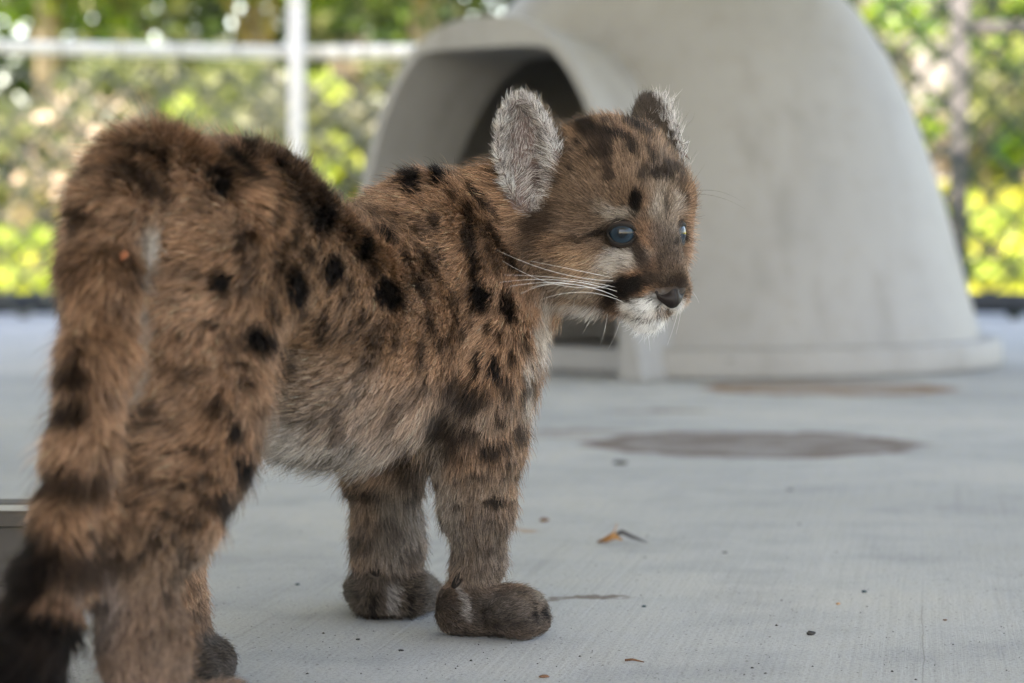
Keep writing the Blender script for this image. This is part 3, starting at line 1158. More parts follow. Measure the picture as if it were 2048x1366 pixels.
BV, BQ = build_body(.002)
BN = grad(BV)
BV = BV - BN * np.clip(groups_sdf(BV), -.001, .001)[:, None]
BV[:, 2] = np.maximum(BV[:, 2], .0006)
cub = empty('puma_cub', (P(700, 900, 1.35)[0], 1.35, 0), 'spotted tawny puma cub standing on the concrete with its head turned right', 'puma cub')
mskin, t, b = mat('skin_under_fur', (.16, .115, .085), .8)
vc = t.nodes.new('ShaderNodeAttribute')
vc.attribute_name = 'coat'
t.links.new(vc.outputs['Color'], b.inputs['Base Color'])
body = mesh_obj('body', [], [], mskin, cub)
me = body.data
me.vertices.add(len(BV))
me.vertices.foreach_set('co', BV.astype(np.float32).ravel())
me.loops.add(BQ.size)
me.loops.foreach_set('vertex_index', BQ.ravel().astype(np.int32))
me.polygons.add(len(BQ))
me.polygons.foreach_set('loop_start', (np.arange(len(BQ)) * 4).astype(np.int32))
me.update(calc_edges=True)
me.polygons.foreach_set('use_smooth', [True] * len(BQ))
print('body verts', len(BV), 'quads', len(BQ))

# -------------------------------------------------- coat pattern
TRI = np.concatenate([BQ[:, [0, 1, 2]], BQ[:, [0, 2, 3]]])
bvh = BVHTree.FromPolygons([tuple(v) for v in BV], [tuple(f) for f in BQ])
CAMP = np.array([0, 0, CAM_H])


def hit(px, py):
    d = P(px, py, 1.0) - CAMP
    r = bvh.ray_cast(Vector(CAMP), Vector(d).normalized())
    return None if r[0] is None else (np.array(r[0]), np.array(r[1]))


TAWNY = (.36, .197, .114)
TAN = (.545, .322, .206)
DARK = (.010, .007, .006)
BROWN = (.045, .029, .021)
GREY = (.30, .25, .21)
CREAM = (.62, .56, .50)
WHITE = (.90, .88, .85)
FEET = (.085, .070, .061)
# px, py, half width, half height, turn in degrees (clockwise), colour, amount, softness
SPOTS = [
    # ---- broad zones first
    (610, 900, 110, 60, 0, CREAM, .9, .9), (560, 860, 60, 40, 0, CREAM, .7, .9), (690, 900, 80, 40, 0, GREY, .7, .9),
    (775, 1000, 60, 60, 0, GREY, .8, .8), (790, 1060, 60, 60, 0, GREY, .8, .8), (735, 1010, 22, 60, 0, TAN, .6, .8),
    (880, 900, 22, 90, 0, GREY, .9, .8), (905, 1030, 25, 90, 0, CREAM, .7, .8), (960, 1100, 60, 90, 0, (.26, .19, .145), .6, .9),
    (955, 930, 85, 120, 0, (.24, .155, .105), .5, .9), (958, 1075, 75, 90, 0, (.15, .12, .10), .75, .9), (900, 815, 40, 62, 20, (.055, .038, .028), .75, .9), (770, 1050, 70, 110, 0, (.19, .16, .14), .5, .9),
    (304, 510, 20, 66, 6, CREAM, 1, .7), (300, 620, 14, 70, 4, CREAM, .95, .8), (300, 720, 14, 80, 0, CREAM, .95, .8), (270, 840, 22, 60, 15, CREAM, .7, .8), (232, 930, 20, 70, 15, CREAM, .8, .8),
    (640, 590, 110, 200, 0, (.30, .175, .10), .5, 1.0), (690, 430, 90, 35, -10, BROWN, .85, .9), (570, 360, 30, 70, -35, BROWN, .8, .9), (640, 420, 40, 30, 30, BROWN, .9, .9),
    (770, 440, 90, 14, 25, BROWN, .6, .9), (520, 290, 50, 24, 30, BROWN, .6, .9), (840, 330, 60, 12, 0, BROWN, .5, .9),
    (270, 1250, 120, 160, 0, (.24, .165, .125), .8, .9), (210, 1180, 40, 90, 0, (.33, .26, .235), .8, .9), (330, 1100, 90, 60, 0, (.22, .14, .09), .6, .9), (420, 1320, 80, 50, 0, FEET, .9, .7),
    (1000, 1225, 110, 40, 0, FEET, .85, .8), (780, 1190, 100, 55, 0, (.10, .078, .062), .92, .7), (1060, 1200, 35, 22, 10, (.24, .18, .14), .6, .9),
    (778, 1186, 13, 30, 0, (.42, .38, .36), .9, .6), (765, 1226, 56, 9, 0, DARK, .95, .6), (920, 1200, 9, 34, -14, (.40, .36, .34), .85, .7), (962, 1266, 60, 6, 3, DARK, .8, .6), (1005, 1250, 50, 10, 0, (.05, .04, .035), .7, .8),
    # ---- throat and chest
    (1078, 640, 14, 70, 8, CREAM, .9, .8), (1050, 760, 9, 60, 0, CREAM, .8, .9), (1130, 600, 60, 12, 10, CREAM, .85, .9),
    # ---- head zones
    (1150, 470, 110, 90, 0, (.17, .12, .09), .8, .8), (1200, 350, 150, 90, 0, (.21, .14, .095), .8, .8), (1120, 540, 60, 60, 0, (.26, .18, .13), .7, .9),
    (1182, 525, 50, 30, 20, (.52, .34, .22), .85, .9), (1130, 490, 40, 22, 10, (.42, .25, .15), .6, .9), (1165, 570, 60, 16, 15, (.50, .42, .34), .7, .9),
    (1340, 505, 32, 66, 0, (.075, .058, .048), .9, .9), (1350, 548, 22, 20, 0, (.15, .10, .07), .8, .8), (1330, 400, 30, 70, 0, (.33, .27, .22), .6, .9),
    (1248, 432, 34, 11, 8, (.50, .43, .36), .8, .9), (1225, 425, 22, 12, 30, (.46, .39, .33), .6, .9), (1318, 420, 14, 28, 0, (.46, .39, .33), .7, .9), (1350, 412, 10, 20, 0, (.46, .39, .33), .7, .9),
    (1250, 520, 44, 22, -10, (.62, .57, .52), .85, .9), (1225, 560, 36, 12, 15, (.62, .54, .46), .7, .9),
    (1205, 640, 44, 18, 20, WHITE, .9, .8), (1185, 605, 32, 10, 10, WHITE, .8, .9), (1290, 650, 66, 28, 0, WHITE, 1.0, .6), (1300, 607, 48, 17, -8, WHITE, 1.0, .5), (1355, 605, 14, 18, 0, WHITE, .9, .5), (1350, 625, 18, 14, 0, WHITE, .9, .7),
    (1285, 505, 9, 28, -14, BROWN, .95, .8), (1292, 535, 13, 22, 0, (.07, .05, .042), .85, .9), (1318, 475, 14, 30, 0, (.16, .12, .10), .6, .9),
    (1246, 578, 38, 24, 5, DARK, 1.0, .7), (1232, 594, 20, 18, 0, DARK, .9, .8), (1272, 566, 24, 13, 10, DARK, 1.0, .5), (1300, 562, 14, 14, 0, DARK, .95, .6),
    (1274, 408, 12, 22, -8, DARK, 1.0, .4), (1280, 430, 6, 14, 0, DARK, .8, .6), (1208, 462, 22, 6, -18, DARK, .95, .6), (1172, 474, 24, 7, -5, BROWN, .8, .8), (1130, 486, 24, 8, -10, BROWN, .5, .9),
    (1250, 494, 24, 5, 5, BROWN, .6, .8), (1330, 415, 5, 22, -10, BROWN, .8, .7), (1362, 400, 5, 20, -15, BROWN, .8, .7), (1384, 420, 7, 30, 0, BROWN, .8, .8),
    (1100, 440, 30, 30, 0, BROWN, .9, .8), (1076, 470, 20, 30, 0, BROWN, .7, .9),
    (1178, 262, 20, 16, 20, DARK, .95, .6), (1205, 278, 24, 10, 25, DARK, .95, .6), (1168, 298, 8, 9, 0, DARK, .9, .6), (1268, 262, 14, 20, -38, DARK, .95, .6), (1290, 280, 12, 14, -38, DARK, .9, .6),
    (1238, 291, 20, 8, 20, DARK, .9, .6), (1262, 312, 9, 13, -15, DARK, .9, .6), (1300, 335, 7, 12, 10, DARK, .95, .6), (1312, 365, 9, 8, 0, DARK, .8, .7), (1288, 362, 8, 9, 0, DARK, .7, .7), (1335, 350, 7, 16, -15, DARK, .8, .7),
    (1215, 310, 10, 12, 0, BROWN, .9, .7), (1335, 300, 14, 22, -20, BROWN, .9, .8), (1120, 290, 14, 26, -15, BROWN, .9, .8), (1145, 320, 12, 14, 0, BROWN, .6, .8), (1360, 360, 8, 20, -15, BROWN, .7, .8),
    # ---- shoulders and neck
    (838, 372, 22, 32, -15, DARK, 1, .4), (812, 362, 24, 9, 35, DARK, .95, .5), (884, 362, 14, 22, -20, DARK, 1, .4), (969, 402, 13, 34, -25, DARK, 1, .4), (1003, 425, 10, 28, -20, DARK, .95, .5),
    (938, 478, 15, 36, -12, (.045, .032, .026), .95, .5), (950, 530, 12, 34, -14, DARK, .95, .5), (963, 588, 19, 32, -14, DARK, 1, .4), (1015, 604, 15, 34, -25, DARK, 1, .4), (998, 480, 10, 26, -35, DARK, .95, .5), (1030, 520, 10, 26, -30, DARK, .95, .5),
    (886, 512, 8, 26, -15, (.05, .035, .027), .9, .6), (868, 540, 9, 30, -28, BROWN, .9, .6), (836, 570, 8, 30, -30, DARK, .9, .6), (905, 592, 12, 18, 0, BROWN, .85, .7), (912, 625, 9, 16, 0, BROWN, .8, .7), (1043, 674, 8, 18, 0, BROWN, .9, .7),
    (957, 712, 8, 27, 0, DARK, .95, .5), (993, 726, 10, 35, -5, DARK, 1, .4), (914, 760, 42, 30, 30, DARK, .75, .8), (957, 775, 26, 24, 0, DARK, .85, .7), (998, 814, 12, 22, 0, DARK, .95, .5), (887, 830, 24, 36, 0, DARK, .8, .8),
    (977, 884, 22, 16, -10, DARK, .95, .5), (985, 984, 22, 16, 10, DARK, .95, .5), (1035, 850, 10, 24, 0, DARK, .9, .6), (1042, 760, 8, 30, 0, BROWN, .9, .7), (930, 900, 14, 12, 0, BROWN, .6, .8), (1010, 930, 12, 14, 0, BROWN, .7, .8),
    (935, 848, 30, 16, -10, DARK, .8, .6), (1000, 870, 16, 12, 0, DARK, .8, .6), (1012, 762, 9, 20, 0, DARK, .85, .6), (905, 880, 18, 16, 0, DARK, .75, .7), (960, 930, 18, 9, 0, BROWN, .85, .7), (1015, 905, 12, 10, 0, DARK, .8, .6), (925, 945, 14, 10, 0, BROWN, .7, .7), (1000, 1045, 14, 9, 0, BROWN, .7, .7), (940, 800, 18, 12, 0, DARK, .8, .6),
    (741, 968, 34, 9, 0, DARK, .85, .7), (730, 1075, 22, 16, 0, BROWN, .7, .8), (820, 1100, 16, 24, 0, BROWN, .7, .8),
    (1288, 629, 42, 2.4, 3, (.05, .035, .03), .95, .5), (1338, 620, 10, 2.2, -30, (.04, .03, .026), .9, .5), (1322, 612, 2.4, 12, 0, (.04, .03, .026), .9, .5),
    (1335, 560, 38, 14, 0, (.13, .09, .065), .8, .9), (1374, 500, 13, 75, 0, (.13, .10, .08), .85, .9), (1362, 575, 12, 18, 0, (.10, .07, .055), .8, .8),
    (1064, 1226, 4, 26, -14, DARK, 1, .5), (1084, 1228, 3.5, 22, -10, DARK, 1, .5), (1035, 1184, 16, 4, 10, (.05, .04, .034), .8, .6), (744, 1202, 4, 22, 4, DARK, .95, .5), (816, 1198, 4, 22, -4, DARK, .95, .5), (1075, 1190, 16, 8, 20, (.22, .19, .165), .7, .7), (1040, 1215, 14, 14, 0, (.15, .125, .11), .6, .8),  # dark lines paint the shade of the toe creases into the coat
    (1262, 598, 10, 3, 20, DARK, .9, .6), (1275, 606, 12, 2.2, 12, DARK, .8, .6), (1290, 592, 12, 2.5, 0, DARK, .8, .6), (1283, 618, 12, 1.8, 8, BROWN, .7, .6), (1305, 601, 10, 2, -5, BROWN, .7, .6),
    (1236, 482, 18, 3.5, 25, DARK, .9, .6), (1276, 478, 6, 12, -30, DARK, .95, .6), (1376, 440, 12, 4, 10, DARK, .9, .6), (1356, 488, 6, 5, 0, DARK, .9, .6),
    # ---- flank
    (776, 484, 19, 24, -35, DARK, 1, .4), (721, 498, 19, 22, -15, DARK, 1, .4), (665, 534, 20, 32, -5, DARK, 1, .4), (638, 440, 16, 26, -20, DARK, .95, .5), (588, 566, 22, 38, -5, DARK, 1, .5), (772, 584, 18, 36, -25, DARK, 1, .5),
    (845, 702, 9, 22, -5, BROWN, .85, .7), (795, 810, 13, 34, 22, BROWN, .75, .7), (744, 694, 16, 38, 5, BROWN, .6, .8), (686, 826, 16, 40, 0, BROWN, .75, .8), (582, 728, 26, 36, 0, BROWN, .85, .8), (792, 676, 8, 14, 0, BROWN, .6, .8), (560, 770, 16, 36, 10, BROWN, .85, .8),  # last patch: shade of a skin fold, put into the coat colour
    (585, 464, 10, 24, 0, DARK, .9, .6), (553, 500, 10, 48, 0, DARK, .8, .7), (553, 356, 12, 34, -10, DARK, .95, .6), (820, 870, 12, 22, 20, BROWN, .6, .8),
    (230, 300, 26, 9, 12, DARK, .85, .6), (262, 345, 24, 9, 20, DARK, .85, .6), (385, 272, 22, 8, 0, DARK, .85, .6), (420, 300, 10, 20, -30, DARK, .85, .6), (500, 312, 9, 22, -25, DARK, .85, .6), (330, 332, 12, 24, -20, DARK, .85, .6), (620, 500, 7, 16, -5, DARK, .85, .6), (700, 565, 7, 14, 0, DARK, .85, .6), (742, 532, 8, 13, -10, DARK, .85, .6), (812, 522, 7, 16, -15, DARK, .85, .6), (802, 605, 7, 20, -20, DARK, .85, .6), (862, 642, 7, 16, -10, DARK, .85, .6), (730, 625, 7, 15, 0, DARK, .85, .6), (652, 650, 8, 22, 0, DARK, .85, .6), (880, 682, 7, 14, 0, DARK, .85, .6), (930, 660, 6, 14, 0, DARK, .85, .6), (1000, 662, 6, 14, -5, DARK, .85, .6), (940, 432, 9, 14, -20, DARK, .85, .6), (912, 402, 8, 16, -20, DARK, .85, .6), (752, 382, 16, 7, 15, DARK, .85, .6), (722, 422, 12, 7, 20, DARK, .85, .6), (878, 442, 8, 10, 0, DARK, .85, .6), (520, 420, 9, 22, -10, DARK, .85, .6), (485, 480, 9, 16, 0, DARK, .85, .6), (540, 600, 8, 20, 0, DARK, .85, .6), (430, 640, 14, 8, 10, DARK, .85, .6), (470, 720, 18, 8, 10, DARK, .85, .6), (375, 660, 14, 8, 0, DARK, .85, .6), (440, 800, 10, 16, 5, DARK, .85, .6), (420, 940, 16, 8, 0, DARK, .85, .6), (360, 900, 16, 7, 5, DARK, .85, .6), (370, 970, 14, 7, 0, DARK, .85, .6), (610, 620, 8, 20, 0, DARK, .85, .6), (690, 470, 8, 12, -20, DARK, .85, .6), (850, 470, 7, 14, -20, DARK, .85, .6), (980, 650, 6, 12, 0, DARK, .85, .6), (1022, 700, 6, 16, 0, DARK, .85, .6),
    # ---- rump and thigh
    (464, 336, 19, 38, -32, DARK, 1, .45), (432, 370, 17, 38, -32, DARK, 1, .45), (338, 266, 60, 16, 3, DARK, .95, .6), (287, 302, 44, 14, 10, DARK, .85, .7), (207, 350, 24, 12, 15, DARK, .9, .6), (170, 420, 48, 13, 0, DARK, .85, .7), (204, 436, 24, 12, 0, DARK, .8, .7),
    (297, 380, 22, 18, -20, BROWN, .85, .7), (340, 392, 14, 28, -20, BROWN, .8, .8), (456, 556, 20, 24, 0, DARK, 1, .5), (410, 545, 16, 10, 0, BROWN, .8, .8), (512, 662, 24, 30, -10, DARK, 1, .5), (256, 616, 34, 20, 0, BROWN, .9, .7), (400, 300, 20, 14, 0, BROWN, .6, .8),
    (123, 512, 20, 26, 0, DARK, .95, .6), (126, 586, 22, 24, 0, DARK, .95, .6), (132, 640, 30, 26, 0, DARK, .95, .6), (500, 560, 10, 20, 0, BROWN, .6, .8), (395, 735, 24, 12, 10, BROWN, .6, .9), (480, 760, 20, 14, 10, BROWN, .8, .8),
    (468, 842, 13, 30, 5, DARK, 1, .5), (480, 915, 10, 30, -5, DARK, 1, .5), (442, 990, 17, 30, 5, DARK, 1, .5), (402, 889, 20, 9, 0, DARK, .9, .6), (337, 1026, 18, 10, 0, DARK, .9, .6), (386, 1031, 18, 12, 10, DARK, .85, .6), (311, 1082, 14, 10, 0, BROWN, .85, .7), (246, 1010, 28, 13, -10, DARK, .9, .6), (350, 1140, 20, 12, 0, BROWN, .6, .8), (310, 950, 18, 8, 0, BROWN, .5, .8),
    # ---- tail rings
    (150, 735, 26, 24, 10, DARK, .95, .6), (150, 812, 26, 28, 0, DARK, .95, .6), (150, 950, 80, 38, 6, DARK, .88, .8), (76, 1120, 42, 90, 10, DARK, 1, .6), (150, 1110, 50, 46, 0, (.03, .02, .016), .9, .6), (70, 1300, 120, 105, 20, DARK, 1.2, .5), (0, 1366, 120, 90, 0, DARK, 1.2, .5),
    (132, 1190, 34, 16, 15, (.22, .12, .075), .8, .6),
]
PADS = [(hit(916, 1162), .0030, .0072, -22), (hit(752, 1136), .0050, .0058, 15)]
SP = []
for s in SPOTS:
    h_ = hit(s[0], s[1])
    if h_ is None:
        continue
    c_, n_ = h_
    view = (c_ - CAMP) / np.linalg.norm(c_ - CAMP)
    depth = c_[1]
    ppm = FPX / depth
    right = np.array([1.0, 0, 0])
    up = np.array([0, 0, 1.0])
    a = R(s[4])
    ax1 = right * math.cos(a) - up * math.sin(a)
    ax2 = right * math.sin(a) + up * math.cos(a)
    # depth extent of the spot follows the slant of the surface
    sc_ = (1.35 if s[2] <= 10 and s[3] <= 24 and s[6] == .85 else 1.10 if s[0] < 1100 else 1.3 if s[1] < 400 else 1.1) if s[5] in (DARK, BROWN) else 1.08
    SP.append((c_, ax1, ax2, s[2] / ppm * sc_, s[3] / ppm * sc_, np.array(s[5]), s[6], s[7], n_, view))
# the side turned away carries spots of its own
vr_ = np.random.default_rng(3)
away = np.nonzero((BN @ np.array([0, 1.0, 0]) > .35) & (BV[:, 2] > .07) & (np.linalg.norm(BV - O, axis=1) > .07))[0]
for i in vr_.choice(away, 46, replace=False):
    n_ = BN[i]
    ax2 = np.array([0, 0, 1.0]) - n_ * n_[2]
    ax2 /= np.linalg.norm(ax2) + 1e-6
    SP.append((BV[i], np.cross(ax2, n_), ax2, .0055, .009, np.array(DARK), .95, .5, n_, -n_))

EARC = [e for e in EARS]


def coat(p, n_):
    """coat colour, hair length factor at skin points p with normals n_"""
    N_ = len(p)
    nz1 = vnoise(p * 42, 1)
    nz2 = vnoise(p * 120, 2)
    nz3 = vnoise(p * 300, 3)
    C = np.tile(np.array(TAWNY), (N_, 1))
    f = np.clip(.5 + .7 * nz1, 0, 1)[:, None]
    C = C * (1 - f) + np.array(TAN) * f
    f = (np.clip(nz2 * 1.4, 0, 1) * .6)[:, None]
    C = C * (1 - f) + np.array((.12, .075, .05)) * f
    # pale belly, dark feet and dark spine from the anatomy
    belly = np.clip((-n_[:, 2] - .35) * 2.2, 0, 1) * (p[:, 2] > .07) * (p[:, 2] < .19)
    f = belly[:, None] * .45
    C = C * (1 - f) + np.array(CREAM) * f
    foot = np.clip((.062 + .010 * nz2 - p[:, 2]) / .038, 0, 1)[:, None] * .88
    C = C * (1 - foot) + np.array(FEET) * foot
    jit = np.stack([nz2, vnoise(p * 120, 5), vnoise(p * 120, 6)], 1) * .0016 + np.stack([nz3, vnoise(p * 300, 7), vnoise(p * 300, 8)], 1) * .0011
    q0 = p + jit + rng.normal(size=(N_, 3)) * .0006
    for (c_, a1, a2, r1, r2, col, am, soft, sn, view) in SP:
        rr_ = max(r1, r2)
        q = q0 - c_
        near = (np.abs(q[:, 0]) < rr_ * 2.2 + .01) & (np.abs(q[:, 2]) < rr_ * 2.2 + .01) & (np.abs(q[:, 1]) < rr_ * 2.5 + .02)
        ix = np.nonzero(near)[0]
        if not len(ix):
            continue
        q = q[ix]
        # measured in the plane across the line of sight, with a bounded reach in depth
        u, v = q @ a1, q @ a2
        w_ = q @ view
        d = np.sqrt((u / r1) ** 2 + (v / r2) ** 2 + (w_ / (rr_ * 1.6 + .008)) ** 2 * .6)
        m_ = np.clip((1 + soft * .55 - d) / (soft * 1.1 + .05), 0, 1)
        m_ = m_ * m_ * (3 - 2 * m_) * min(am, 1)
        m_ *= (n_[ix] @ sn > -.15)
        C[ix] = C[ix] * (1 - m_[:, None]) + col * m_[:, None]
    # mottling: short dark bars on the legs and crown, broken flecks along the body
    px_, py_ = proj(p)
    torso = (p[:, 2] > .10)
    st_ = vnoise(np.stack([p[:, 0] * 95, p[:, 1] * 60, p[:, 2] * 55], 1), 21) + .35 * nz3
    m_ = np.clip((st_ - .38) * 3.2, 0, .58) * torso * np.clip((p[:, 2] - .12) / .03, 0, 1)
    legs = np.clip((.17 - p[:, 2]) / .05, 0, 1) * np.clip((p[:, 2] - .050) / .03, 0, 1)
    bars = vnoise(np.stack([p[:, 0] * 62, p[:, 1] * 62, p[:, 2] * 100], 1), 22) + .3 * nz3
    m_ = np.maximum(m_, np.clip((bars - .20) * 2.8, 0, .75) * legs)
    hd_ = np.linalg.norm(p - O, axis=1)
    crown = (hd_ < .07) & (p[:, 2] > O[2] + .012)
    cr_ = vnoise(p * 105, 23) + .4 * nz3
    m_ = np.where(hd_ < .075, np.where(crown, np.clip((cr_ - .12) * 2.6, 0, .85), .25 * np.clip(cr_, 0, 1)), m_)
    C = C * (1 - m_[:, None]) + np.array((.032, .021, .016)) * m_[:, None]
    for c_e, s_e in EYES:
        d_ = np.linalg.norm(p - c_e - (hf * .75 + hl * s_e * .66) * .004 + np.array([0, 0, .0006]), axis=1)
        m_ = np.clip((.0108 - d_ + .0006 * nz3) / .0018, 0, 1)[:, None] * .92
        C = C * (1 - m_) + np.array((.012, .009, .008)) * m_
    d_ = np.linalg.norm(p - H(.0672, 0, -.0478), axis=1)
    m_ = np.clip((.0125 - d_ + .0008 * nz3) / .005, 0, 1)[:, None] * .85 * (p[:, 2] > O[2] - .056)[:, None]
    C = C * (1 - m_) + np.array((.035, .024, .019)) * m_
    isin = np.zeros(N_, bool)
    # ears: pale inside with the shade of the hollow painted in, dark back
    for (c_, F_, U_, W_, s) in EARC:
        q = p - c_
        f_, u, w_ = q @ F_, q @ U_, q @ W_
        inear = ((ear_sdf((c_, F_, U_, W_, s), p) < .0022) & (u > -.033)) | ((n_ @ F_ > .15) & ((u / .0365) ** 2 + (w_ / (.0195 if s < 0 else .0145)) ** 2 < 1) & (np.abs(f_) < .03))
        inner = inear & (n_ @ F_ > .0)
        back = inear & ~inner & (u > -.016)
        ci = np.array((.52, .47, .45)) * (.8 + .4 * np.clip(nz3, -1, 1))[:, None]
        dk = np.exp(-((u + .013) ** 2 / .010 ** 2 + (w_ - .001) ** 2 / .0055 ** 2))[:, None] * .95
        ci = ci * (1 - dk) + np.array((.035, .018, .016)) * dk
        C = np.where(inner[:, None], ci, C)
        C = np.where(back[:, None], np.array((.085, .066, .054)) if s > 0 else np.array((.15, .10, .065)), C)
        isin |= inner
    return C, isin


# bone weights at the vertices -> flow, length, lift
W = np.zeros((len(PR), len(BV)))
for i, pr in enumerate(PR):
    W[i] = np.exp(-np.maximum(pd_(pr, BV), 0) / (.005 if pr['g'] != 0 or pr['R'] < .03 else .008))
W /= W.sum(0) + 1e-12
VFL = np.einsum('ij,ik->jk', W, np.array([pr['fl'] for pr in PR]))
VLN = W.T @ np.array([pr['ln'] for pr in PR])
VLF = W.T @ np.array([pr['lift'] for pr in PR])
GRP = np.array([pr['g'] for pr in PR])
VG = np.stack([W[GRP == g].sum(0) for g in range(6)], 1).argmax(1)
headw = np.linalg.norm(BV - H(.012, 0, -.015), axis=1)
isneck = (((BV - O) @ hf) < -.036) | ((BV[:, 2] < O[2] - .02) & (((BV - O) @ hf) < -.012))
VG = np.where((VG == 0) & (headw < .072) & ~isneck, 8, VG)
for ei, (c_, F_, U_, W_, s) in enumerate(EARS):
    q = BV - c_
    f_, u, w_ = q @ F_, q @ U_, q @ W_
    m_ = ((ear_sdf((c_, F_, U_, W_, s), BV) < .0022) & (u > -.033)) | ((BN @ F_ > .15) & ((u / .0365) ** 2 + (w_ / (.0180 if s < 0 else .0145)) ** 2 < 1) & (np.abs(f_) < .03))
    inner = m_ & (BN @ F_ > 0)
    VG[m_] = 6 + ei
    VFL[m_] = U_ * 1.0
    # inside, hairs sweep from the front edge back across the bowl; outside they lie towards the tip
    VFL[inner] = (U_ * .75 - W_ * s * 0.0) - W_ * (w_[inner] * 30)[:, None]
    VLN[m_] = .007
    VLF[m_] = .45
    VLN[inner] = np.clip(.0026 + .0042 * ((u / .036) ** 2 + (w_ / .019) ** 2), 0, .007)[inner]
    tuft = inner & (w_ > .006) & (u < .006) & (u > -.028) & (s < 0)
    VFL[tuft] = U_ * .5 - W_ * 1.0
    VLN[tuft] = .0125
    lob = inner & (w_ < -.006) & (u < -.008) & (s < 0)
    VFL[lob] = U_ * .2 + W_ * .8
    VLN[lob] = .0095
    VLF[inner] = .24
    if s > 0:
        VLN[inner] = .0125
        VLF[inner] = .7
    edge = m_ & (np.abs(BN @ F_) < .45)
    VFL[edge] = U_ * .5 + U_ * (u[edge] * 14)[:, None] + W_ * (w_[edge] * 50)[:, None]
    VLN[edge] = .0052
    VLF[edge] = .7

EAR_IN = np.zeros(len(BV), bool)
for (c_, F_, U_, W_, s) in EARS:
    q = BV - c_
    EAR_IN |= (np.abs(q @ W_) < .030) & (np.abs(q @ U_) < .036) & (np.abs(q @ F_) < .026) & (BN @ F_ > .25)
VC, _ = coat(BV, BN)
q0_ = BV - EARS[0][0]
hk = np.exp(-((q0_ @ EARS[0][2] + .013) ** 2 / .010 ** 2 + (q0_ @ EARS[0][3] - .001) ** 2 / .0055 ** 2))[:, None]  # same painted shade of the hollow, for the skin of the near ear
VC[EAR_IN] = ((np.array((.17, .115, .105)) * (1 - hk) + np.array((.03, .013, .012)) * hk) / .55)[EAR_IN]
ca = me.color_attributes.new('coat', 'FLOAT_COLOR', 'POINT')
ca.data.foreach_set('color', np.concatenate([VC * .55, np.ones((len(VC), 1))], 1).astype(np.float32).ravel())

# -------------------------------------------------- hair
ta, tb_, tc = BV[TRI[:, 0]], BV[TRI[:, 1]], BV[TRI[:, 2]]
area = .5 * np.linalg.norm(np.cross(tb_ - ta, tc - ta), axis=1)
ctr = (ta + tb_ + tc) / 3
tn = BN[TRI].mean(1)
tl = VLN[TRI].mean(1)
vd = CAMP - ctr
vd /= np.linalg.norm(vd, axis=1, keepdims=True)
facing = (tn * vd).sum(1)
dens = area / np.clip(tl, .003, .015) ** .8
dens *= np.where(facing > -.25, 1.0, .35)
g8 = VG[TRI[:, 0]]
dens *= np.where(g8 == 8, 2.2, np.where(EAR_IN[TRI[:, 0]], .38, np.where(np.isin(g8, (6, 7)), 1.6, 1.0)))
dens *= np.where(ctr[:, 2] < .004, .05, 1.0)
gx, gy = proj(ctr)
dens *= np.where((gy > 1420) | (gx < -60), .25, 1.0)
cum = np.cumsum(dens)


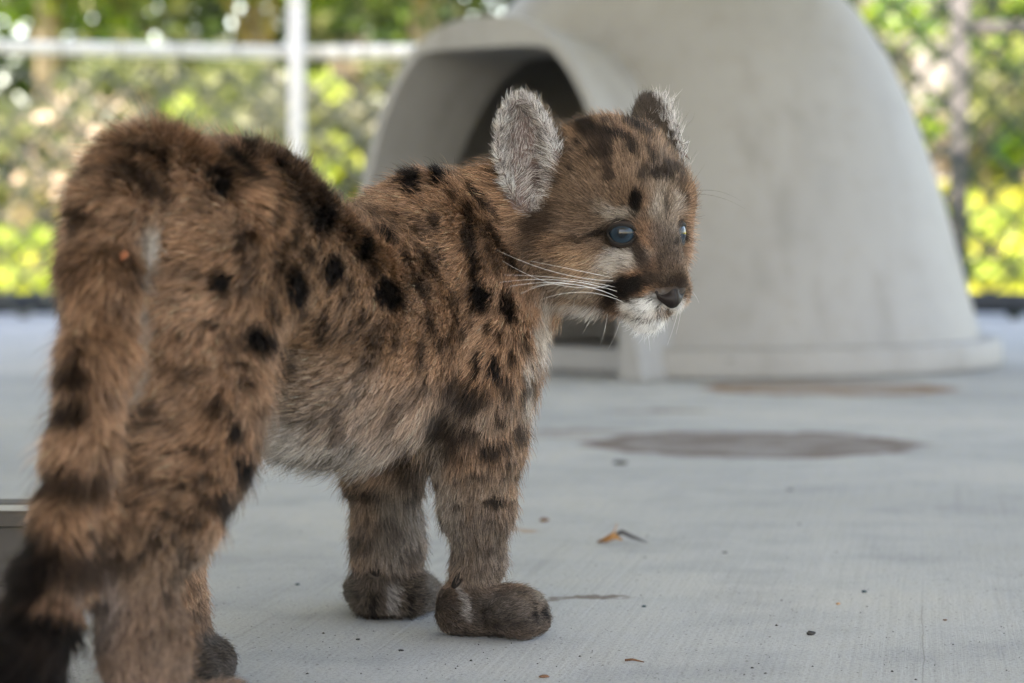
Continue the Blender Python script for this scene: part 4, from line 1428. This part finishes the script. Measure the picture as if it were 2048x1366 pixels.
def make_fur(NH):
    ti = np.searchsorted(cum, rng.random(NH) * cum[-1])
    ti = np.clip(ti, 0, len(TRI) - 1)
    r1, r2 = rng.random(NH), rng.random(NH)
    sq = np.sqrt(r1)
    bc = np.stack([1 - sq, sq * (1 - r2), sq * r2], 1)
    T_ = TRI[ti]

    def ip(A_):
        return A_[T_[:, 0]] * (bc[:, 0:1] if A_.ndim > 1 else bc[:, 0]) + A_[T_[:, 1]] * (bc[:, 1:2] if A_.ndim > 1 else bc[:, 1]) + A_[T_[:, 2]] * (bc[:, 2:3] if A_.ndim > 1 else bc[:, 2])
    p, n_, fl_, ln, lf = ip(BV), ip(BN), ip(VFL), ip(VLN), ip(VLF)
    grp = VG[T_[:, 0]]
    n_ /= np.linalg.norm(n_, axis=1, keepdims=True)
    # bare places: eyes, nose leather, mouth slit
    keep = np.ones(NH, bool)
    for c_, s in EYES:
        keep &= np.linalg.norm(p - (c_ + (hf * .75 + hl * s * .66) * .003 - hu * .0010), axis=1) > .0079
    for h_, w_, h2, tl_ in PADS:
        if h_ is not None:
            keep &= np.linalg.norm(p - h_[0], axis=1) > (w_ + h2) * .55
    nose = H(.0700, 0, -.0490)
    q = p - nose
    keep &= ~((np.abs(q @ hl) < .0100) & ((q @ hu) < .0015) & ((q @ hu) > -.0075) & (q @ hf > -.010))
    for (c_, F_, U_, W_, s) in EARS:
        q = p - c_
        hol = ((q @ U_ + .013) / .013) ** 2 + ((q @ W_ - .001) / .0078) ** 2
        keep &= ~((hol < 1) & ((n_ @ F_) > .1) & (rng.random(NH) < .96))
    p, n_, fl_, ln, lf, grp = [A_[keep] for A_ in (p, n_, fl_, ln, lf, grp)]
    N_ = len(p)
    C, inside = coat(p, n_)
    silver = rng.random(N_)
    C = np.where((inside & (silver < .5))[:, None], np.clip(C * 1.6 + .1, 0, .85), np.where(inside[:, None], C * .42, C))
    # flow: tangent part of the flow, turned by broad noise so that the coat whorls
    sw = np.stack([vnoise(p * 26, 11), vnoise(p * 26, 12), vnoise(p * 26, 13)], 1)
    rump = np.isin(grp, (3, 4, 5)) | ((grp == 0) & (proj(p)[0] < 560))
    swa = np.where(rump, .9, .42)
    swa = np.where(grp == 8, .22, swa)
    swa = np.where(np.isin(grp, (6, 7)), .25, swa)
    f = fl_ / (np.linalg.norm(fl_, axis=1, keepdims=True) + 1e-9) + sw * swa[:, None]
    f -= n_ * (f * n_).sum(1, keepdims=True)
    f /= np.linalg.norm(f, axis=1, keepdims=True) + 1e-9
    rnd = rng.normal(size=(N_, 3))
    rnd -= n_ * (rnd * n_).sum(1, keepdims=True)
    f = f + rnd * .20
    f /= np.linalg.norm(f, axis=1, keepdims=True)
    lift = lf * (1 + .35 * rng.normal(size=N_)) + .10 * vnoise(p * 60, 15)
    lift = np.clip(lift, .08, 1.4)
    ln = np.where(np.isin(grp, (0, 3, 4)), ln * .86, ln)
    L = ln * (.72 + .45 * rng.random(N_)) * (1 + .18 * vnoise(p * 50, 16))
    guard = rng.random(N_) < .07
    L = np.where(guard, L * 1.6, L)
    lift = np.where(guard, lift * 1.4 + .1, lift)
    back = (n_[:, 2] > .45) & (p[:, 2] > .2) & (grp != 8)
    L = np.where(back, L * 1.15, L)
    lift = np.where(back, lift * 1.35, lift)
    # longer white hairs under chin, throat and belly come from the lengths already
    K = 5
    ts = np.linspace(0, 1, K)
    d0 = f * np.cos(np.arctan(lift * 2.6))[:, None] + n_ * np.sin(np.arctan(lift * 2.6))[:, None]
    d1 = f * np.cos(lift * .55)[:, None] + n_ * np.sin(lift * .55)[:, None]
    pts = np.zeros((N_, K, 3))
    pts[:, 0] = p - n_ * .0006
    for k in range(1, K):
        u = (k - .5) / (K - 1)
        dd = d0 * (1 - u) + d1 * u
        dd /= np.linalg.norm(dd, axis=1, keepdims=True)
        pts[:, k] = pts[:, k - 1] + dd * (L / (K - 1))[:, None]
    # clumping: tips lean to the tip of the clump's leader
    for (ncl, amt, sd) in ((13000, .40, 1), (80000, .40, 2)):
        lead = rng.choice(N_, ncl, replace=False)
        kd = kdtree.KDTree(ncl)
        for j, i in enumerate(lead):
            kd.insert(p[i], j)
        kd.balance()
        find = kd.find
        near = np.fromiter((find(q)[1] for q in p.tolist()), dtype=np.int64, count=N_)
        li = lead[near]
        ok = (grp[li] == grp) & ((n_[li] * n_).sum(1) > .5)
        a_ = amt * (.55 + .45 * rng.random(N_)) * ok
        a_ = np.where(grp == 8, a_ * .4, np.where(np.isin(grp, (6, 7)), a_ * .6, a_))
        a_ = np.where(guard, a_ * .5, a_)
        dl = pts[li] - pts
        for k in range(1, K):
            pts[:, k] += dl[:, k] * (a_ * ts[k] ** 1.4)[:, None]
    # kinks
    pts[:, 1:] += (rng.normal(size=(N_, K - 1, 3)) * .022) * (L[:, None, None] * ts[1:][None, :, None])
    pts[:, :, 2] = np.maximum(pts[:, :, 2], .0004)
    # colours: darker root, tip of the coat colour, per-strand variation; agouti ticking
    var = 1 + .52 * rng.normal(size=N_)
    var = np.clip(var, .25, 2.3)[:, None]
    lum = C.mean(1)
    var = np.where((lum > .45)[:, None], 1 + (var - 1) * .45, var)
    tip = C * var
    tick = (rng.random(N_) < .16) & (lum > .07) & (lum < .6)
    tip = np.where(tick[:, None], tip * .28, tip)
    pale = (rng.random(N_) < .10) & (lum > .07) & (lum < .5)
    tip = np.where(pale[:, None], np.minimum(tip * 1.55 + .06, .85), tip)
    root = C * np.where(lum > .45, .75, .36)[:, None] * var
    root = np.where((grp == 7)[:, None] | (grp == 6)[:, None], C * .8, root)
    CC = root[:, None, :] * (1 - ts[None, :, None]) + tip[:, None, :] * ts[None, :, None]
    CC = np.clip(CC, .002, .9)
    guard = guard | inside
    return p, pts, CC, grp, L, guard


def hair_material():
    m = bpy.data.materials.new('fur_hair')
    m.use_nodes = True
    t = m.node_tree
    t.nodes.clear()
    at = t.nodes.new('ShaderNodeAttribute')
    at.attribute_name = 'hair_colour'
    pb = t.nodes.new('ShaderNodeBsdfPrincipled')
    pb.inputs['Roughness'].default_value = .52
    pb.inputs['Specular IOR Level'].default_value = .06
    t.links.new(at.outputs['Color'], pb.inputs['Base Color'])
    tr = t.nodes.new('ShaderNodeBsdfHairPrincipled')
    tr.model = 'CHIANG'
    tr.parametrization = 'COLOR'
    tr.inputs['Roughness'].default_value = .38
    tr.inputs['Radial Roughness'].default_value = .55
    t.links.new(at.outputs['Color'], tr.inputs['Color'])
    mx = t.nodes.new('ShaderNodeMixShader')
    mx.inputs[0].default_value = .14
    t.links.new(pb.outputs[0], mx.inputs[1])
    t.links.new(tr.outputs[0], mx.inputs[2])
    out = t.nodes.new('ShaderNodeOutputMaterial')
    t.links.new(mx.outputs[0], out.inputs[0])
    return m


mhair = hair_material()


def curves_obj(name, pts, CC, rad, parent):
    n, K = pts.shape[:2]
    cv = bpy.data.hair_curves.new(name)
    cv.add_curves([K] * n)
    off = np.array(parent.location, dtype=np.float64) if parent else 0
    cv.points.foreach_set('position', (pts - off).astype(np.float32).ravel())
    ra = cv.attributes.get('radius') or cv.attributes.new('radius', 'FLOAT', 'POINT')
    ra.data.foreach_set('value', rad.astype(np.float32).ravel())
    col = cv.attributes.new('hair_colour', 'FLOAT_COLOR', 'POINT')
    col.data.foreach_set('color', np.concatenate([CC, np.ones((n, K, 1))], 2).astype(np.float32).ravel())
    cv.materials.append(mhair)
    o = bpy.data.objects.new(name, cv)
    COL.objects.link(o)
    if parent:
        o.parent = parent
    return o


NHAIR = 720000
hp, hpts, hcol, hgrp, hL, hguard = make_fur(NHAIR)
K = hpts.shape[1]
taper = np.array([1.0, 1.0, .85, .6, .15])
base_r = np.where(hgrp == 8, .000092, .000118) * np.where(hguard, .72, 1.0)
hrad = base_r[:, None] * taper[None, :]
fur_names = {0: 'torso_fur', 1: 'leg_fur', 2: 'leg_fur', 3: 'leg_fur', 4: 'leg_fur', 5: 'tail_fur', 6: 'ear_fur', 7: 'ear_fur', 8: 'head_fur'}
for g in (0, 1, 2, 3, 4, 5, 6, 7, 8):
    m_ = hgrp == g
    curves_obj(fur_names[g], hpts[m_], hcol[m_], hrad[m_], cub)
S.cycles_curves.shape = 'RIBBONS' if hasattr(S, 'cycles_curves') else None

# -------------------------------------------------- eyes
meye, t, b = mat('eye', (.02, .03, .04), .03, spec=.28)
at = t.nodes.new('ShaderNodeTexCoord')
sx = t.nodes.new('ShaderNodeSeparateXYZ')
t.links.new(at.outputs['Object'], sx.inputs[0])
rr2 = mth(t, 'SQRT', mth(t, 'ADD', mth(t, 'MULTIPLY', sx.outputs[0], sx.outputs[0]), mth(t, 'MULTIPLY', sx.outputs[1], sx.outputs[1])))
nf = tex(t, 'Noise', 900, at.outputs['Object'], Detail=3)
fac = mth(t, 'ADD', mth(t, 'DIVIDE', rr2, EYE_R), mth(t, 'MULTIPLY', mth(t, 'SUBTRACT', nf.outputs[0], .5), .12))
t.links.new(ramp(t, fac, [(.0, (.005, .007, .009)), (.26, (.006, .009, .012)), (.36, (.011, .020, .030)), (.60, (.017, .032, .046)), (.74, (.006, .010, .014)), (.88, (.002, .002, .002))]), b.inputs['Base Color'])
b.inputs['Coat Weight'].default_value = 0.0
b.inputs['Coat Roughness'].default_value = .02
mlid, _, _ = mat('eyelid', (.012, .010, .009), .65, spec=.2)
mfold, _, _ = mat('lid_skin', (.040, .030, .025), .8, spec=.15)
for c_, s in EYES:
    look = Vector(hf * .80 + hl * s * .60 + hu * .02).normalized()
    if s < 0:
        look = Vector(hf * .80 + hl * s * .60).normalized()
    M = look.to_track_quat('Z', 'Y').to_matrix()
    mb = MB()
    mb.sphere((0, 0, 0), (EYE_R, EYE_R, EYE_R), 40, 28)
    eo = mb.build('eye', meye, None)
    eo.matrix_world = Matrix.Translation(Vector(c_)) @ M.to_4x4()
    eo.parent = cub
    eo.matrix_parent_inverse = Matrix.Translation(-Vector(cub.location))
    # lid rim: an almond-shaped ring on the ball
    mb = MB()
    pts = []
    X_, Y_ = M @ Vector((1, 0, 0)), M @ Vector((0, 1, 0))
    upv = Vector((0, 0, 1))
    rt = look.cross(upv).normalized()
    upv = rt.cross(look).normalized()
    for k in range(33):
        a = 2 * math.pi * k / 32
        wx, wy = math.cos(a) * .0076, math.sin(a) * (.0050 if math.sin(a) > 0 else .0067)
        if abs(math.cos(a)) > .8:
            wy *= .9
        wx += .0008 * math.cos(a) ** 3
        q = rt * wx + upv * wy
        dz = math.sqrt(max((EYE_R + .0002) ** 2 - q.length_squared, 0))
        pts.append(Vector(c_) + q + look * dz)
    mb.tube(pts, .0011, 8, cap=False)
    # the lid itself: a skin fold round the opening that covers the rest of the ball
    Vl, Fl = [], []
    for q_ in pts[:-1]:
        d_ = Vector(q_) - Vector(c_)
        fw_ = look * d_.dot(look)
        sd_ = d_ - fw_
        up_ = sd_.dot(upv) > 0
        for g_, rr_, ex_ in ((1.0, EYE_R + .0009, 0), (1.18, EYE_R + .0013, 0), (1.36 if up_ else 1.28, EYE_R + .0008, 0), (1.5 if up_ else 1.4, EYE_R - .0006, 0)):
            l2_ = min(sd_.length * g_, rr_ * .98)
            Vl.append(Vector(c_) + sd_.normalized() * l2_ + look * math.sqrt(max(rr_ ** 2 - l2_ ** 2, 0)))
    nl_ = len(pts) - 1
    for k in range(nl_):
        k2 = (k + 1) % nl_
        for j in range(3):
            Fl.append((k * 4 + j, k2 * 4 + j, k2 * 4 + j + 1, k * 4 + j + 1))
    mesh_obj('lid_fold', Vl, Fl, mfold, cub)
    # the dark skin of the inner corner, running down beside the nose
    inner_ = (Vector(-hl) * s - rt * 0).normalized()
    c_in = min(pts, key=lambda v: (v - (Vector(c_) + inner_ * .012 + Vector((0, 0, -.004)))).length)
    e_in = Vector(c_) + inner_ * .0115 + Vector((0, 0, -.0062)) + look * .0082
    mb.tube([c_in, c_in.lerp(e_in, .5) + look * .0004, e_in], [.0015, .0011, .0003], 8)
    mb.build('eyelid', mlid, cub)

# -------------------------------------------------- nose leather
mnose, t, b = mat('nose_leather', (.012, .008, .007), .55, spec=.25)
nz = tex(t, 'Voronoi', 1800, obj_coord(t))
bump(t, b, nz.outputs['Distance'], .35, .0003)
mb = MB()
c0 = Vector(H(.0670, 0, -.0492))
f_, l_, u_ = Vector(hf), Vector(hl), Vector(hu)
Mh = Matrix((f_, l_, u_)).transposed()
prof2 = []
NS, NR = 40, 14
V, F = [], []
for j in range(NR + 1):
    q = j / NR
    for k in range(NS):
        a = 2 * math.pi * k / NS
        ca_, sa_ = math.cos(a), math.sin(a)
        # trapezoid-heart outline: wide on top, narrow below
        wdt = .0122 * (1.0 if sa_ > 0 else (1 + sa_ * .62))
        hgt = .0068 if sa_ > 0 else .0098
        ll = math.copysign(abs(ca_) ** .8, ca_) * wdt * q
        uu = sa_ * hgt * q
        ff = .0075 * math.sqrt(max(0, 1 - q ** 2.4)) - .0012
        # nostril hollows
        for s in (-1, 1):
            dn_ = ((ll - s * .0064) / .0030) ** 2 + ((uu + .0004) / .0021) ** 2
            ff -= .0045 * math.exp(-dn_)
        ff -= .0008 * math.exp(-(ll / .0006) ** 2) * (1 if uu < .001 else 0)
        ff -= .16 * abs(ll) + .30 * uu
        V.append(c0 + Mh @ Vector((ff, ll, uu)))
for j in range(NR):
    for k in range(NS):
        k2 = (k + 1) % NS
        F.append((j * NS + k, (j + 1) * NS + k, (j + 1) * NS + k2, j * NS + k2))
mesh_obj('nose', V, F, mnose, cub)

# -------------------------------------------------- pads on the wrists
mpad, _, _ = mat('paw_pad', (.014, .011, .010), .75, spec=.2)
for h_, w_, h2, tilt in PADS:
    if h_ is None:
        continue
    q = Vector(h_[0]) + Vector(h_[1]) * .0006
    nn_ = Vector(h_[1])
    Mq = nn_.to_track_quat('Z', 'Y').to_matrix()
    upv = Vector((0, 0, 1)) - nn_ * nn_.z
    upv.normalize()
    rt = upv.cross(nn_)
    a = R(tilt)
    A1 = rt * math.cos(a) + upv * math.sin(a)
    A2 = upv * math.cos(a) - rt * math.sin(a)
    Mq = Matrix((A1, A2, nn_)).transposed()
    mb = MB()
    mb.sphere(q, (w_, h2, .0022), 20, 12, Mq)
    mb.build('wrist_pad', mpad, cub)

# -------------------------------------------------- whiskers
mwh, t, b = mat('whisker', (.85, .84, .82), .35)
mwd, t, b = mat('dark_whisker', (.05, .04, .035), .4)


def whisker(px0, py0, px1, py1, Y1, sag, r, m, name='whisker', start=None):
    h_ = hit(px0, py0)
    a = Vector(h_[0]) if (h_ is not None and start is None) else Vector(start if start is not None else P(px0, py0 - 12, 1.425))
    e = Vector(P(px1, py1, Y1))
    pts, rad = [], []
    for i in range(11):
        u = i / 10
        q = a.lerp(e, u)
        q.z += sag * 4 * u * (1 - u)
        q.y -= .012 * math.sin(math.pi * u)
        pts.append(q)
        rad.append(r * (1 - .75 * u))
    mb = MB()
    mb.tube(pts, rad, 5, cap=False)
    return mb.build(name, m, cub)


WH = [(1232, 562, 994, 500, 1.40, -.002), (1226, 570, 1005, 522, 1.39, -.003), (1234, 575, 1008, 550, 1.38, .002), (1238, 584, 1000, 565, 1.375, .003), (1226, 590, 1020, 573, 1.37, .003),
      (1240, 597, 1060, 575, 1.37, .004), (1216, 580, 1040, 588, 1.38, .004), (1250, 606, 1080, 600, 1.38, .004), (1228, 556, 1060, 522, 1.39, .001)]
for i, wk in enumerate(WH):
    whisker(*wk[:5], wk[5] * 1.6 + random.uniform(-.002, .002), .00011 + .00003 * random.random(), mwh)
for wk in ((1225, 552, 1135, 520, 1.40, .002), (1232, 558, 1150, 540, 1.40, .002)):
    whisker(*wk, .00012, mwd, 'dark_whisker')
# far-side whiskers and brow hairs
es = H(.045, .026, .004)
for (px1, py1, sg) in ((1482, 402, .004), (1490, 418, .003), (1410, 328, .0)):
    a = H(.038, .030, .008)
    whisker(-500, 0, px1, py1, 1.43, sg, .00011, mwd, 'brow_whisker', start=a)
ms_ = H(.050, .022, -.047)
for (px1, py1, sg) in ((1400, 572, .001), (1402, 560, .002), (1398, 606, .002), (1380, 600, .001), (1352, 668, 0), (1335, 690, 0)):
    whisker(-500, 0, px1, py1, 1.44, sg, .0001, mwh if py1 > 600 else mwd, 'whisker', start=ms_)
for (px0, py0, px1, py1) in ((1190, 625, 1165, 668), (1215, 640, 1200, 690), (1150, 590, 1140, 640), (1240, 655, 1215, 700), (1290, 660, 1300, 702)):
    whisker(px0, py0, px1, py1, 1.42, 0, .00010, mwh, 'chin_whisker')

# ================================================================== THINGS ON THE FLOOR
mleaf, t, b = mat('dry_leaf', (.30, .15, .06), .7)
n1 = tex(t, 'Noise', 160, obj_coord(t), Detail=4)
t.links.new(ramp(t, n1.outputs[0], [(.3, (.20, .09, .035)), (.6, (.42, .22, .09))]), b.inputs['Base Color'])
mlf2, _, _ = mat('grey_leaf', (.06, .055, .06), .7)
g = G(1215, 1088)
leaf = empty('dry_leaf', tuple(g), 'small curled brown dry leaf on the concrete right of the front paw', 'leaf')


def blade(pts, wds, curl, m, name):
    V, F = [], []
    for (p, w_, nrm) in zip(pts, wds, curl):
        for s in (-1, -.5, 0, .5, 1):
            V.append(Vector(p) + Vector(nrm) * w_ * s + Vector((0, 0, abs(s) * w_ * .5)))
    for j in range(len(pts) - 1):
        for k in range(4):
            F.append((j * 5 + k, j * 5 + k + 1, (j + 1) * 5 + k + 1, (j + 1) * 5 + k))
    o = mesh_obj(name, V, F, m, leaf)
    so = o.modifiers.new('solid', 'SOLIDIFY')
    so.thickness = .0004
    return o


x0, y0, _z = g
blade([(x0 - .0075, y0, .0012), (x0 - .002, y0, .0030), (x0 + .003, y0, .0055), (x0 + .006, y0, .0095), (x0 + .0080, y0 - .001, .0165)], [.0008, .0040, .0046, .0034, .0008], [(.3, .9, .2)] * 5, mleaf, 'lobe')
blade([(x0 - .008, y0 + .002, .001), (x0 - .001, y0 - .003, .0020), (x0 + .006, y0 - .004, .0048), (x0 + .012, y0 - .002, .0030)], [.0010, .0040, .0040, .0008], [(.1, .9, .5)] * 4, mleaf, 'lobe')
blade([(x0 + .006, y0, .0075), (x0 + .012, y0, .0078), (x0 + .020, y0, .0045), (x0 + .032, y0, .0010)], [.0010, .0034, .0026, .0004], [(0, 1, .5)] * 4, mlf2, 'lobe')


def blob(name, px_, py_, r, col, label, flat=.6, seed=0, cat='crumb', stretch=1.0):
    g = G(px_, py_)
    rr = random.Random(seed)
    me = bpy.data.meshes.new(name)
    bm = bmesh.new()
    bmesh.ops.create_icosphere(bm, subdivisions=2, radius=r)
    for v in bm.verts:
        v.co *= 1 + rr.uniform(-.18, .18)
        v.co.x *= stretch
        v.co.z *= flat
    bm.to_mesh(me)
    bm.free()
    key = 'crumb_' + '_'.join(str(int(c_ * 100)) for c_ in col)
    m = bpy.data.materials.get(key) or mat(key, col, .8)[0]
    me.materials.append(m)
    o = bpy.data.objects.new(name, me)
    o.location = (g[0], g[1], r * flat * .8)
    COL.objects.link(o)
    return tag(o, label, cat)


BR, DK, BL = (.16, .08, .045), (.03, .028, .026), (.03, .06, .075)
blob('seed', 1088, 1043, .0032, BR, 'small brown seed left of the curled dry leaf', .55, 1, 'seed', 1.3)
blob('dirt_crumb', 1240, 928, .0058, DK, 'dark dirt crumb in front of the larger ring stain', .35, 2, 'crumb', 1.5)
blob('pebble', 1622, 1270, .0021, DK, 'small black pebble on the concrete, lower right', .7, 3, 'pebble', 1.3)
blob('pebble', 1728, 1185, .0014, BL, 'tiny dark blue pebble upper right of the black one', .7, 4, 'pebble', 1.3)
blob('seed', 1676, 1209, .0012, (.4, .22, .10), 'tiny tan seed between the blue and black pebbles', .6, 5, 'seed', 1.3)
blob('dirt_crumb', 1088, 1355, .0018, BR, 'reddish brown crumb at the bottom edge below the front paw', .5, 6, 'crumb', 1.7)
blob('dirt_crumb', 1288, 1214, .0012, BL, 'tiny teal dark crumb right of the front paw', .6, 7, 'crumb', 1.4)
blob('dirt_crumb', 1580, 980, .0025, (.12, .13, .13), 'faint grey crumb right of centre on the far concrete', .3, 8, 'crumb', 1.5)
blob('dirt_crumb', 1450, 1106, .0016, (.14, .15, .16), 'small grey crumb on the concrete right of the dry leaf', .4, 9, 'crumb', 1.6)
blob('dirt_crumb', 595, 1170, .0013, BL, 'dark crumb on the floor behind the hind foot', .5, 10, 'crumb', 1.3)
blob('dirt_crumb', 716, 1280, .0012, DK, 'tiny black crumb just below the farther front paw', .5, 11, 'crumb', 1.2)
blob('dirt_crumb', 802, 1302, .0012, DK, 'black crumb on the concrete between both front paws', .5, 12, 'crumb', 1.4)
blob('dirt_crumb', 1890, 1241, .0010, BR, 'tiny brown crumb at the far right of the floor', .5, 13, 'crumb', 1.4)
tw = empty('twig', tuple(G(1267, 1324)), 'thin reddish twig fragment lying near the bottom edge', 'twig')
a = Vector(G(1250, 1323))
b2 = Vector(G(1288, 1326))
mb = MB()
mb.tube([a + Vector((0, 0, .0008)), a.lerp(b2, .4) + Vector((0, .001, .0014)), b2 + Vector((0, 0, .0006))], [.0007, .0008, .0003], 6)
mb.build('stem', bpy.data.materials.get('crumb_16_8_4') or mat('twig_brown', BR, .8)[0], tw)
# uncountable grit
mgt, _, _ = mat('grit', (.05, .045, .042), .9)
gm = MB()
for k in range(900):
    px_, py_ = random.uniform(300, 2100), 700 + 690 * random.random() ** .7
    g = G(px_, py_)
    r = random.uniform(.0002, .0006) * (1 if random.random() < .93 else 2)
    s = [random.uniform(.6, 1.4) * r for _ in range(6)]
    gm.add([(g[0] - s[0], g[1], 0.0002), (g[0], g[1] - s[1], .0002), (g[0] + s[2], g[1], .0002), (g[0], g[1] + s[3], .0002), (g[0], g[1], s[4])], [(0, 1, 4), (1, 2, 4), (2, 3, 4), (3, 0, 4)])
gr = gm.build('grit', mgt, smooth=False)
gr['kind'] = 'stuff'
gr['label'] = 'fine dark grit scattered over the concrete'

# a torn orange leaf flake caught in the coat beside the tail
h_ = hit(233, 528)
if h_ is not None:
    q = Vector(h_[0]) + Vector(h_[1]) * .0072
    nn_ = Vector(h_[1])
    A2 = (Vector((.35, 0, 1)) - nn_ * nn_.dot(Vector((.35, 0, 1)))).normalized()
    A1 = A2.cross(nn_)
    mfk, _, _ = mat('orange_flake', (.30, .095, .04), .8)
    outl = [(-.0012, -.0040), (.0010, -.0022), (.0030, .0004), (.0042, .0030), (.0016, .0026), (.0008, .0046), (-.0010, .0022), (-.0026, .0006), (-.0016, -.0014)]
    V = [q + (A1 * x + A2 * y) * .8 + nn_ * (.0007 * math.sin(900 * x)) for x, y in outl] + [q + (A1 * x + A2 * y) * .8 + nn_ * (.0005 + .0007 * math.sin(900 * x)) for x, y in outl]
    n = len(outl)
    F = [tuple(range(n))[::-1], tuple(range(n, 2 * n))] + [(i, (i + 1) % n, n + (i + 1) % n, n + i) for i in range(n)]
    fk = mesh_obj('leaf_flake', [v - q for v in V], F, mfk, None, smooth=False, loc=q)
    tag(fk, 'tiny orange leaf flake caught in the fur of the rump', 'leaf flake')
